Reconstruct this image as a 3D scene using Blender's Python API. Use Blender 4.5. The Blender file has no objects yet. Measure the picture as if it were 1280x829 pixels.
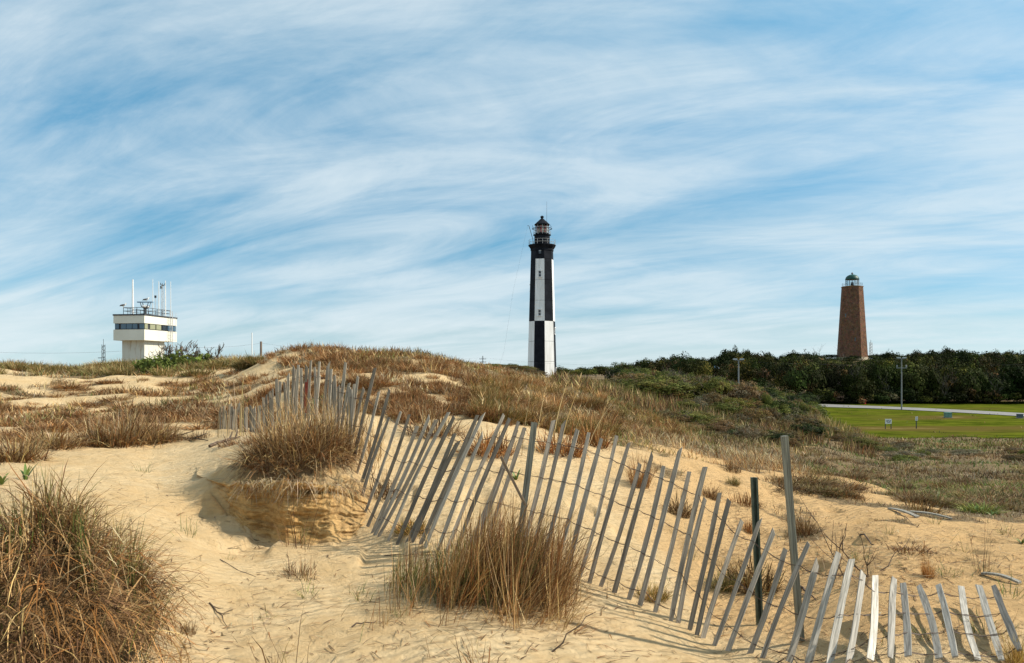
import bpy, math, random
import numpy as np
from mathutils import Vector, Matrix

R = math.radians
rng = np.random.default_rng(7)
random.seed(7)
scene = bpy.context.scene
COL = scene.collection

# ------------------------------------------------------------------ camera
ZC = 7.2            # eye level above the lawn of the flat field (m)
F = 1000.0          # focal length in photo pixels (photo is 1280 wide)
HOR = 463.0         # photo row of the horizon
cam_d = bpy.data.cameras.new("camera")
cam = bpy.data.objects.new("camera", cam_d)
COL.objects.link(cam)
cam.location = (0, 0, ZC)
cam.rotation_euler = (R(90), 0, 0)
cam_d.sensor_width = 36.0
cam_d.lens = 36.0 * F / 1280.0
cam_d.shift_y = (HOR - 414.5) / 1280.0
cam_d.clip_start = 0.05
cam_d.clip_end = 20000
scene.camera = cam

# ------------------------------------------------------------------ world, sun, exposure
SUN_AZ = 93.0       # degrees to the right, counted from the direction that points back at the camera
SUN_EL = 40.0
sa, se = R(SUN_AZ), R(SUN_EL)
SUN = Vector((math.sin(sa) * math.cos(se), -math.cos(sa) * math.cos(se), math.sin(se)))

world = bpy.data.worlds.new("World")
scene.world = world
world.use_nodes = True
wn, wl = world.node_tree.nodes, world.node_tree.links
wn.clear()


def node(ns, typ, **kw):
    n = ns.new(typ)
    for k, v in kw.items():
        if k.startswith("i_"):
            n.inputs[k[2:].replace("_", " ")].default_value = v
        elif k.startswith("n_"):
            n.inputs[int(k[2:])].default_value = v
        else:
            setattr(n, k, v)
    return n


def mth(ns, ls, op, a, b=None, clamp=False):
    n = ns.new("ShaderNodeMath")
    n.operation = op
    n.use_clamp = clamp
    for i, v in enumerate((a, b)):
        if v is None:
            continue
        if isinstance(v, (int, float)):
            n.inputs[i].default_value = v
        else:
            ls.new(v, n.inputs[i])
    return n.outputs[0]


def mixc(ns, ls, fac, a, b, blend="MIX"):
    n = ns.new("ShaderNodeMix")
    n.data_type = "RGBA"
    n.blend_type = blend
    for s, v in ((0, fac), (6, a), (7, b)):
        if isinstance(v, (int, float)):
            n.inputs[s].default_value = v
        elif isinstance(v, tuple):
            n.inputs[s].default_value = v if len(v) == 4 else (*v, 1)
        else:
            ls.new(v, n.inputs[s])
    return n.outputs[2]


def ramp(ns, ls, fac, stops, interp="LINEAR"):
    n = ns.new("ShaderNodeValToRGB")
    n.color_ramp.interpolation = interp
    el = n.color_ramp.elements
    while len(el) < len(stops):
        el.new(0.5)
    for e, (p, c) in zip(el, stops):
        e.position = p
        e.color = (c, c, c, 1) if isinstance(c, (int, float)) else (*c, 1)
    ls.new(fac, n.inputs[0])
    return n.outputs[0]


sky = node(wn, "ShaderNodeTexSky", sky_type="NISHITA", sun_disc=False,
           sun_elevation=se, sun_rotation=math.atan2(SUN.x, SUN.y),
           air_density=1.0, dust_density=0.0, ozone_density=4.0, altitude=0)
tc = node(wn, "ShaderNodeTexCoord")
sep = node(wn, "ShaderNodeSeparateXYZ")
wl.new(tc.outputs["Generated"], sep.inputs[0])
zc_ = mth(wn, wl, "ADD", mth(wn, wl, "MAXIMUM", sep.outputs[2], 0.0), 0.20)
cx = mth(wn, wl, "DIVIDE", sep.outputs[0], zc_)
cy = mth(wn, wl, "DIVIDE", sep.outputs[1], zc_)
comb = node(wn, "ShaderNodeCombineXYZ")
wl.new(cx, comb.inputs[0]); wl.new(cy, comb.inputs[1])


def cloud_noise(rot, scl, loc, scale, detail, rough, dist):
    m0 = node(wn, "ShaderNodeMapping")
    m0.inputs["Rotation"].default_value = (0, 0, R(rot))
    wl.new(comb.outputs[0], m0.inputs[0])
    m = node(wn, "ShaderNodeMapping")
    m.inputs["Scale"].default_value = scl
    m.inputs["Location"].default_value = loc
    wl.new(m0.outputs[0], m.inputs[0])
    n = node(wn, "ShaderNodeTexNoise", i_Scale=scale, i_Detail=detail, i_Roughness=rough, i_Distortion=dist)
    wl.new(m.outputs[0], n.inputs["Vector"])
    return n.outputs["Fac"]


big = cloud_noise(10, (0.55, 1.0, 1), (8.126, 9.419, 0), 0.62, 3, 0.5, 0.4)       # broad sheets
wisp = cloud_noise(19, (0.36, 1.0, 1), (6.246, 6.138, 0), 1.3, 10, 0.58, 1.9)      # combed cirrus
fine = cloud_noise(28, (0.42, 1.0, 1), (4.722, 11.962, 0), 2.9, 12, 0.66, 2.2)       # fine fibres
cov = mth(wn, wl, "ADD", mth(wn, wl, "MULTIPLY", big, 0.50),
          mth(wn, wl, "ADD", mth(wn, wl, "MULTIPLY", wisp, 0.36), mth(wn, wl, "MULTIPLY", fine, 0.12)))
cloud = ramp(wn, wl, cov, [(0.37, 0.0), (0.44, 0.30), (0.52, 0.70), (0.64, 1.0)])
elev = ramp(wn, wl, sep.outputs[2], [(0.0, (0.57, 0.80, 1.16)), (0.05, (0.66, 0.80, 0.92)), (0.16, (0.55, 0.90, 0.92)), (0.28, (0.52, 1.10, 1.08)), (0.40, (0.80, 1.45, 1.28))])
skyc = mixc(wn, wl, 1.0, sky.outputs[0], elev, "MULTIPLY")
cloudc = mixc(wn, wl, fine, (5.6, 6.6, 7.0), (7.1, 7.7, 8.0))
out = mixc(wn, wl, mth(wn, wl, "MULTIPLY", cloud, 0.92), skyc, cloudc)
bg = node(wn, "ShaderNodeBackground")
bg.inputs["Strength"].default_value = 0.10
wl.new(out, bg.inputs[0])
wo = node(wn, "ShaderNodeOutputWorld")
wl.new(bg.outputs[0], wo.inputs[0])

sun_d = bpy.data.lights.new("sun", "SUN")
sun_d.energy = 5.0
sun_d.angle = R(1.2)
sun_d.color = (1.0, 0.92, 0.79)
sun_o = bpy.data.objects.new("sun", sun_d)
COL.objects.link(sun_o)
sun_o.rotation_euler = SUN.to_track_quat("Z", "Y").to_euler()
sun_o.location = (60, 20, 80)

vs = scene.view_settings
vs.view_transform = "Standard"
vs.look = "None"
vs.exposure = 0.3
vs.gamma = 1.0
scene.cycles.use_denoising = True
scene.cycles.max_bounces = 6
scene.cycles.transparent_max_bounces = 8

# ------------------------------------------------------------------ materials
MATS = {}


def base_mat(name, rough=0.8, spec=0.3):
    m = bpy.data.materials.new(name)
    m.use_nodes = True
    ns, ls = m.node_tree.nodes, m.node_tree.links
    b = ns["Principled BSDF"]
    b.inputs["Roughness"].default_value = rough
    b.inputs["Specular IOR Level"].default_value = spec
    MATS[name] = m
    return m, ns, ls, b


def noise_mat(name, c1, c2, scale=8, detail=6, rough=0.8, bump=0.0, stretch=(1, 1, 1), spec=0.3, metal=0.0, objcol=False):
    m, ns, ls, b = base_mat(name, rough, spec)
    t = node(ns, "ShaderNodeTexCoord")
    mp = node(ns, "ShaderNodeMapping")
    mp.inputs["Scale"].default_value = stretch
    ls.new(t.outputs["Object"], mp.inputs[0])
    n = node(ns, "ShaderNodeTexNoise", i_Scale=scale, i_Detail=detail, i_Roughness=0.62)
    ls.new(mp.outputs[0], n.inputs["Vector"])
    f = ramp(ns, ls, n.outputs["Fac"], [(0.32, 0.0), (0.68, 1.0)])
    c = mixc(ns, ls, f, c1, c2)
    if objcol:
        oi = node(ns, "ShaderNodeObjectInfo")
        c = mixc(ns, ls, 1.0, c, oi.outputs["Color"], "MULTIPLY")
    ls.new(c, b.inputs["Base Color"])
    b.inputs["Metallic"].default_value = metal
    if bump:
        bn = node(ns, "ShaderNodeBump", i_Strength=1.0, i_Distance=bump)
        ls.new(n.outputs["Fac"], bn.inputs["Height"])
        ls.new(bn.outputs[0], b.inputs["Normal"])
    return m


def foliage_mat(name, translucency=0.3, objcol=True, rough=0.75, spec=0.12):
    m, ns, ls, b = base_mat(name, rough, spec)
    a = node(ns, "ShaderNodeAttribute", attribute_name="Col")
    c = a.outputs["Color"]
    if objcol:
        oi = node(ns, "ShaderNodeObjectInfo")
        c = mixc(ns, ls, 1.0, c, oi.outputs["Color"], "MULTIPLY")
    ls.new(c, b.inputs["Base Color"])
    tr = node(ns, "ShaderNodeBsdfTranslucent")
    ls.new(c, tr.inputs[0])
    mx = node(ns, "ShaderNodeMixShader", n_0=translucency)
    ls.new(b.outputs[0], mx.inputs[1]); ls.new(tr.outputs[0], mx.inputs[2])
    ls.new(mx.outputs[0], ns["Material Output"].inputs[0])
    return m


GRASS = foliage_mat("dry_grass", 0.14, spec=0.08)
LEAF = foliage_mat("leaf", 0.30)
TREELEAF = foliage_mat("tree_leaf", 0.12, spec=0.05)
BARK = noise_mat("bark", (0.07, 0.05, 0.035), (0.17, 0.13, 0.10), 14, bump=0.01)
TWIG = noise_mat("dry_twig", (0.05, 0.035, 0.025), (0.15, 0.10, 0.065), 20)
WIRE = noise_mat("rusty_wire", (0.05, 0.035, 0.03), (0.13, 0.08, 0.05), 60, rough=0.6)
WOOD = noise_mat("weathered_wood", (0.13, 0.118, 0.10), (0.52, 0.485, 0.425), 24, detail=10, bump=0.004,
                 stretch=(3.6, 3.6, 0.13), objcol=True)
RED = noise_mat("faded_red_paint", (0.16, 0.03, 0.02), (0.30, 0.06, 0.035), 18)
GREENMETAL = noise_mat("green_steel", (0.035, 0.06, 0.045), (0.09, 0.11, 0.085), 20, rough=0.5)
CONC = noise_mat("cream_paint", (0.70, 0.67, 0.56), (0.80, 0.77, 0.66), 0.5, detail=8, rough=0.75)
DARKTRIM = noise_mat("dark_trim", (0.03, 0.03, 0.035), (0.07, 0.07, 0.075), 4, rough=0.5)
STEEL = noise_mat("dark_steel", (0.045, 0.05, 0.055), (0.10, 0.105, 0.11), 6, rough=0.5)
GALV = noise_mat("galvanised_steel", (0.36, 0.37, 0.37), (0.52, 0.53, 0.53), 6, rough=0.5)
LAMPGREY = noise_mat("lamp_post_steel", (0.17, 0.175, 0.17), (0.26, 0.265, 0.26), 6, rough=0.6)
WHITE = noise_mat("white_paint", (0.74, 0.74, 0.72), (0.84, 0.84, 0.82), 1.2, rough=0.5)
LHWHITE = noise_mat("white_iron_plate", (0.66, 0.65, 0.62), (0.88, 0.88, 0.87), 1.6, detail=9, rough=0.55, stretch=(1, 1, 0.12))
LHBLACK = noise_mat("black_iron_plate", (0.006, 0.007, 0.010), (0.018, 0.020, 0.026), 0.5, detail=8, rough=0.6, spec=0.06)
GREENCU = noise_mat("green_copper", (0.007, 0.045, 0.036), (0.016, 0.085, 0.066), 1.5, rough=0.5)
STONE = noise_mat("sandstone", (0.24, 0.19, 0.13), (0.40, 0.33, 0.23), 1.4, bump=0.05)
POLE = noise_mat("pole_wood", (0.14, 0.10, 0.07), (0.26, 0.20, 0.15), 6, stretch=(1, 1, 0.1))
ROAD = noise_mat("asphalt", (0.19, 0.18, 0.17), (0.26, 0.25, 0.235), 1.5, detail=10)
ROOFRED = noise_mat("red_roof", (0.13, 0.035, 0.02), (0.22, 0.07, 0.04), 1.5)
BRICKPALE = noise_mat("tan_wall", (0.22, 0.11, 0.05), (0.32, 0.17, 0.08), 2)
BLUEPAINT = noise_mat("blue_paint", (0.16, 0.28, 0.42), (0.22, 0.36, 0.50), 2)
BOXGREEN = noise_mat("pale_green_cabinet", (0.13, 0.25, 0.20), (0.18, 0.32, 0.26), 2, rough=0.5)
BOXGREY = noise_mat("grey_cabinet", (0.07, 0.09, 0.12), (0.11, 0.13, 0.16), 2, rough=0.5)
HYDRANT = noise_mat("hydrant_red", (0.40, 0.04, 0.02), (0.5, 0.07, 0.04), 4, rough=0.5)
FEATHER_W = noise_mat("white_feathers", (0.70, 0.70, 0.68), (0.80, 0.80, 0.78), 8)
FEATHER_D = noise_mat("dark_feathers", (0.05, 0.045, 0.04), (0.11, 0.10, 0.09), 8)
BEAK = noise_mat("beak_yellow", (0.5, 0.33, 0.05), (0.6, 0.4, 0.1), 8)


def glass_mat(name, tint, rough=0.05):
    m, ns, ls, b = base_mat(name, rough, 0.8)
    b.inputs["Base Color"].default_value = (*tint, 1)
    return m


PANE = glass_mat("window_glass", (0.05, 0.10, 0.15))
PANEWARM = glass_mat("window_glass_blind", (0.30, 0.30, 0.18), 0.25)
PANEDARK = glass_mat("window_glass_dark", (0.012, 0.016, 0.02), 0.1)
LENSRED = glass_mat("red_lens", (0.45, 0.05, 0.03), 0.15)
LENSCLEAR = glass_mat("clear_lens", (0.50, 0.50, 0.36), 0.15)


def clear_glass(name):
    m, ns, ls, b = base_mat(name, 0.03)
    b.inputs["Transmission Weight"].default_value = 1.0
    b.inputs["IOR"].default_value = 1.05
    b.inputs["Base Color"].default_value = (0.88, 0.92, 0.92, 1)
    return m


LANTGLASS = clear_glass("lantern_glass")


def brick_mat():
    m, ns, ls, b = base_mat("old_brick", 0.9, 0.15)
    uv = node(ns, "ShaderNodeUVMap")
    br = node(ns, "ShaderNodeTexBrick", i_Scale=1.0)
    br.inputs["Color1"].default_value = (0.070, 0.026, 0.014, 1)
    br.inputs["Color2"].default_value = (0.205, 0.070, 0.026, 1)
    br.inputs["Mortar"].default_value = (0.17, 0.12, 0.08, 1)
    br.inputs["Mortar Size"].default_value = 0.02
    br.inputs["Brick Width"].default_value = 0.36
    br.inputs["Row Height"].default_value = 0.12
    ls.new(uv.outputs[0], br.inputs["Vector"])
    n = node(ns, "ShaderNodeTexNoise", i_Scale=0.9, i_Detail=8, i_Roughness=0.7)
    ls.new(uv.outputs[0], n.inputs["Vector"])
    v = node(ns, "ShaderNodeTexVoronoi", i_Scale=2.2)
    ls.new(uv.outputs[0], v.inputs["Vector"])
    f = ramp(ns, ls, n.outputs["Fac"], [(0.3, 0.5), (0.7, 1.75)])
    c = mixc(ns, ls, 1.0, br.outputs["Color"], f, "MULTIPLY")
    c = mixc(ns, ls, 0.25, c, mixc(ns, ls, 1.0, c, v.outputs["Color"], "MULTIPLY"))
    n6 = node(ns, "ShaderNodeTexNoise", i_Scale=3.4, i_Detail=4, i_Roughness=0.7)
    ls.new(uv.outputs[0], n6.inputs["Vector"])
    c = mixc(ns, ls, ramp(ns, ls, n6.outputs["Fac"], [(0.60, 0.0), (0.68, 0.55)]), c, (0.34, 0.26, 0.19))
    ls.new(c, b.inputs["Base Color"])
    bn = node(ns, "ShaderNodeBump", i_Strength=0.8, i_Distance=0.06)
    ls.new(n.outputs["Fac"], bn.inputs["Height"])
    ls.new(bn.outputs[0], b.inputs["Normal"])
    return m


BRICK = brick_mat()


def ground_mat():
    m, ns, ls, b = base_mat("dune_sand", 0.95, 0.1)
    t = node(ns, "ShaderNodeTexCoord")
    at = node(ns, "ShaderNodeAttribute", attribute_name="veg")
    ad = node(ns, "ShaderNodeAttribute", attribute_name="damp")
    n1 = node(ns, "ShaderNodeTexNoise", i_Scale=0.9, i_Detail=8, i_Roughness=0.6)
    n2 = node(ns, "ShaderNodeTexNoise", i_Scale=9.0, i_Detail=8, i_Roughness=0.68)
    n3 = node(ns, "ShaderNodeTexNoise", i_Scale=140.0, i_Detail=4, i_Roughness=0.7)
    for n in (n1, n2, n3):
        ls.new(t.outputs["Object"], n.inputs["Vector"])
    sand = mixc(ns, ls, ramp(ns, ls, n1.outputs["Fac"], [(0.35, 0.0), (0.65, 1.0)]),
                (0.57, 0.405, 0.21), (0.66, 0.505, 0.295))
    sand = mixc(ns, ls, ramp(ns, ls, n2.outputs["Fac"], [(0.42, 0.0), (0.70, 0.5)]), sand, (0.50, 0.32, 0.14))
    sand = mixc(ns, ls, ramp(ns, ls, n3.outputs["Fac"], [(0.58, 0.0), (0.72, 0.45)]), sand, (0.33, 0.22, 0.12))
    dampc = mixc(ns, ls, ramp(ns, ls, n2.outputs["Fac"], [(0.35, 0.0), (0.65, 1.0)]), (0.46, 0.26, 0.085), (0.70, 0.45, 0.18))
    n4 = node(ns, "ShaderNodeTexNoise", i_Scale=7.0, i_Detail=9, i_Roughness=0.75)
    mp4 = node(ns, "ShaderNodeMapping")
    mp4.inputs["Scale"].default_value = (0.8, 0.8, 5.0)
    ls.new(t.outputs["Object"], mp4.inputs[0]); ls.new(mp4.outputs[0], n4.inputs["Vector"])
    dampc = mixc(ns, ls, ramp(ns, ls, n4.outputs["Fac"], [(0.46, 0.0), (0.62, 0.8)]), dampc, (0.26, 0.13, 0.042))
    dampc = mixc(ns, ls, ramp(ns, ls, n4.outputs["Fac"], [(0.30, 0.7), (0.42, 0.0)]), dampc, (0.66, 0.46, 0.22))
    sand = mixc(ns, ls, mth(ns, ls, "MULTIPLY", ad.outputs["Fac"], 0.95), sand, dampc)
    n5 = node(ns, "ShaderNodeTexNoise", i_Scale=46.0, i_Detail=3, i_Roughness=0.6)
    ls.new(t.outputs["Object"], n5.inputs["Vector"])
    sp = mth(ns, ls, "MULTIPLY", ramp(ns, ls, n5.outputs["Fac"], [(0.66, 0.0), (0.72, 0.8)]), ramp(ns, ls, n1.outputs["Fac"], [(0.38, 0.15), (0.60, 1.0)]))
    sand = mixc(ns, ls, sp, sand, (0.20, 0.12, 0.06))
    an = node(ns, "ShaderNodeAttribute", attribute_name="tan")
    sand = mixc(ns, ls, mth(ns, ls, "MULTIPLY", an.outputs["Fac"], 0.85), sand, mixc(ns, ls, n2.outputs["Fac"], (0.42, 0.25, 0.10), (0.64, 0.42, 0.20)))
    litter = mixc(ns, ls, n2.outputs["Fac"], (0.10, 0.075, 0.04), (0.27, 0.19, 0.10))
    vf = mth(ns, ls, "ADD", at.outputs["Fac"], mth(ns, ls, "MULTIPLY", mth(ns, ls, "SUBTRACT", n2.outputs["Fac"], 0.5), 1.3))
    vf = mth(ns, ls, "ADD", vf, mth(ns, ls, "MULTIPLY", mth(ns, ls, "SUBTRACT", n1.outputs["Fac"], 0.5), 0.9))
    vf = ramp(ns, ls, vf, [(0.38, 0.0), (0.62, 1.0)])
    c = mixc(ns, ls, vf, sand, litter)
    ls.new(c, b.inputs["Base Color"])
    # fine relief: lumps, grains, wind ripples and layered banding on the cut bank
    wv = node(ns, "ShaderNodeTexWave", i_Scale=3.6, i_Distortion=4.0, i_Detail=3, i_Detail_Scale=1.2)
    mp = node(ns, "ShaderNodeMapping")
    mp.inputs["Rotation"].default_value = (0, 0, R(55))
    ls.new(t.outputs["Object"], mp.inputs[0]); ls.new(mp.outputs[0], wv.inputs[0])
    h = mth(ns, ls, "ADD", mth(ns, ls, "MULTIPLY", n2.outputs["Fac"], 0.9), mth(ns, ls, "MULTIPLY", n3.outputs["Fac"], 0.16))
    h = mth(ns, ls, "ADD", h, mth(ns, ls, "MULTIPLY", wv.outputs["Fac"], mth(ns, ls, "MULTIPLY", ramp(ns, ls, n1.outputs["Fac"], [(0.40, 0.0), (0.62, 1.0)]), 0.30)))
    bn = node(ns, "ShaderNodeBump", i_Strength=1.0, i_Distance=0.06)
    ls.new(h, bn.inputs["Height"])
    ls.new(bn.outputs[0], b.inputs["Normal"])
    return m


GROUND = ground_mat()


def lawn_mat():
    m, ns, ls, b = base_mat("mown_grass", 1.0, 0.0)
    t = node(ns, "ShaderNodeTexCoord")
    mp = node(ns, "ShaderNodeMapping")
    mp.inputs["Scale"].default_value = (0.35, 1.0, 1)
    ls.new(t.outputs["Object"], mp.inputs[0])
    n1 = node(ns, "ShaderNodeTexNoise", i_Scale=0.12, i_Detail=9, i_Roughness=0.62)
    n2 = node(ns, "ShaderNodeTexNoise", i_Scale=0.55, i_Detail=10, i_Roughness=0.74)
    ls.new(mp.outputs[0], n1.inputs["Vector"]); ls.new(mp.outputs[0], n2.inputs["Vector"])
    c = mixc(ns, ls, ramp(ns, ls, n2.outputs["Fac"], [(0.40, 0.0), (0.60, 1.0)]), (0.038, 0.054, 0.005), (0.112, 0.126, 0.013))
    at = node(ns, "ShaderNodeAttribute", attribute_name="bare")
    f = mth(ns, ls, "ADD", mth(ns, ls, "MULTIPLY", at.outputs["Fac"], 0.55), mth(ns, ls, "SUBTRACT", n1.outputs["Fac"], 0.12))
    c = mixc(ns, ls, ramp(ns, ls, f, [(0.40, 0.0), (0.62, 0.9)]), c, (0.105, 0.078, 0.022))
    c = mixc(ns, ls, ramp(ns, ls, f, [(0.72, 0.0), (0.90, 0.9)]), c, (0.36, 0.26, 0.13))
    ls.new(c, b.inputs["Base Color"])
    return m


LAWN = lawn_mat()


# ------------------------------------------------------------------ object helpers
def tag(o, label=None, cat=None, group=None, kind=None):
    if label: o["label"] = label
    if cat: o["category"] = cat
    if group: o["group"] = group
    if kind: o["kind"] = kind
    return o


def empty(name, loc, label, cat, group=None, rz=0.0):
    o = bpy.data.objects.new(name, None)
    o.empty_display_size = 0.2
    COL.objects.link(o)
    o.location = loc
    o.rotation_euler = (0, 0, rz)
    return tag(o, label, cat, group)


def link(name, me, mat, parent=None):
    if mat is not None and not me.materials:
        me.materials.append(mat)
    o = bpy.data.objects.new(name, me)
    COL.objects.link(o)
    if parent is not None:
        o.parent = parent
    return o


def np_mesh(name, V, tris=None, quads=None, cols=None, smooth=False, attrs=None):
    """Mesh from numpy arrays."""
    me = bpy.data.meshes.new(name)
    V = np.asarray(V, dtype=np.float32)
    nt = 0 if tris is None else len(tris)
    nq = 0 if quads is None else len(quads)
    me.vertices.add(len(V))
    me.vertices.foreach_set("co", V.ravel())
    loops, starts, totals = [], [], []
    if nq:
        loops.append(np.asarray(quads, np.int32).ravel()); starts.append(np.arange(nq) * 4); totals.append(np.full(nq, 4))
    if nt:
        loops.append(np.asarray(tris, np.int32).ravel()); starts.append(nq * 4 + np.arange(nt) * 3); totals.append(np.full(nt, 3))
    L = np.concatenate(loops).astype(np.int32)
    me.loops.add(len(L))
    me.loops.foreach_set("vertex_index", L)
    me.polygons.add(nt + nq)
    me.polygons.foreach_set("loop_start", np.concatenate(starts).astype(np.int32))
    me.polygons.foreach_set("loop_total", np.concatenate(totals).astype(np.int32))
    me.update(calc_edges=True)
    if cols is not None:
        a = me.color_attributes.new("Col", "FLOAT_COLOR", "POINT")
        c4 = np.ones((len(V), 4), np.float32); c4[:, :3] = cols
        a.data.foreach_set("color", c4.ravel())
    for k, v in (attrs or {}).items():
        a = me.attributes.new(k, "FLOAT", "POINT")
        a.data.foreach_set("value", np.asarray(v, np.float32).ravel())
    me.polygons.foreach_set("use_smooth", np.full(nt + nq, smooth, dtype=bool))
    me.validate()
    return me


class MB:
    """Collects simple shapes into one mesh."""
    def __init__(s):
        s.v, s.f = [], []

    def add(s, v, f):
        n = len(s.v)
        s.v += [tuple(p) for p in v]
        s.f += [tuple(i + n for i in q) for q in f]
        return s

    def box(s, a, b, M=None):
        (x0, y0, z0), (x1, y1, z1) = a, b
        v = [Vector(p) for p in ((x0, y0, z0), (x1, y0, z0), (x1, y1, z0), (x0, y1, z0), (x0, y0, z1), (x1, y0, z1), (x1, y1, z1), (x0, y1, z1))]
        if M: v = [M @ p for p in v]
        return s.add(v, [(0, 3, 2, 1), (4, 5, 6, 7), (0, 1, 5, 4), (1, 2, 6, 5), (2, 3, 7, 6), (3, 0, 4, 7)])

    def tube(s, pts, rad, n=6, cap=True):
        pts = [Vector(p) for p in pts]
        k = len(pts)
        rad = rad if isinstance(rad, (list, tuple)) else [rad] * k
        v, f = [], []
        for i, p in enumerate(pts):
            d = (pts[min(i + 1, k - 1)] - pts[max(i - 1, 0)])
            d = d.normalized() if d.length > 1e-9 else Vector((0, 0, 1))
            up = Vector((0, 0, 1)) if abs(d.z) < 0.9 else Vector((1, 0, 0))
            a = d.cross(up).normalized(); b = a.cross(d)
            for j in range(n):
                t = 2 * math.pi * j / n
                v.append(p + (a * math.cos(t) + b * math.sin(t)) * rad[i])
        for i in range(k - 1):
            for j in range(n):
                f.append((i * n + j, i * n + (j + 1) % n, (i + 1) * n + (j + 1) % n, (i + 1) * n + j))
        if cap:
            f.append(tuple(range(n - 1, -1, -1))); f.append(tuple((k - 1) * n + j for j in range(n)))
        return s.add(v, f)

    def lathe(s, prof, n=16, c=(0, 0, 0), rot=0.0):
        v, f = [], []
        for r, z in prof:
            for j in range(n):
                t = 2 * math.pi * j / n + rot
                v.append((c[0] + r * math.sin(t), c[1] - r * math.cos(t), c[2] + z))
        for i in range(len(prof) - 1):
            for j in range(n):
                f.append((i * n + j, i * n + (j + 1) % n, (i + 1) * n + (j + 1) % n, (i + 1) * n + j))
        f.append(tuple(range(n - 1, -1, -1))); f.append(tuple((len(prof) - 1) * n + j for j in range(n)))
        return s.add(v, f)

    def mesh(s, name, smooth=False):
        me = bpy.data.meshes.new(name)
        me.from_pydata(s.v, [], s.f)
        if smooth:
            me.polygons.foreach_set("use_smooth", [True] * len(me.polygons))
        me.update()
        return me

    def build(s, name, mat, parent=None, smooth=False):
        return link(name, s.mesh(name, smooth), mat, parent)


# ------------------------------------------------------------------ noise
def _hash(ix, iy, seed):
    h = (ix.astype(np.int64) * 374761393 + iy.astype(np.int64) * 668265263 + seed * 1442695041) & 0x7FFFFFFF
    h = ((h ^ (h >> 13)) * 1274126177) & 0x7FFFFFFF
    return ((h ^ (h >> 16)) & 0xFFFF) / 65535.0


def vnoise(x, y, seed=0):
    x = np.asarray(x, float); y = np.asarray(y, float)
    ix, iy = np.floor(x), np.floor(y)
    fx, fy = x - ix, y - iy
    u = fx * fx * fx * (fx * (fx * 6 - 15) + 10); v = fy * fy * fy * (fy * (fy * 6 - 15) + 10)
    a, b = _hash(ix, iy, seed), _hash(ix + 1, iy, seed)
    c, d = _hash(ix, iy + 1, seed), _hash(ix + 1, iy + 1, seed)
    return (a + (b - a) * u) * (1 - v) + (c + (d - c) * u) * v - 0.5


def fbm(x, y, seed=0, oct=4):
    s, a = 0, 1.0
    for i in range(oct):
        s = s + a * vnoise(x * 2 ** i + i * 17.3, y * 2 ** i - i * 9.1, seed + i)
        a *= 0.5
    return s


def sstep(a, b, x):
    t = np.clip((x - a) / (b - a), 0, 1)
    return t * t * (3 - 2 * t)


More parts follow.
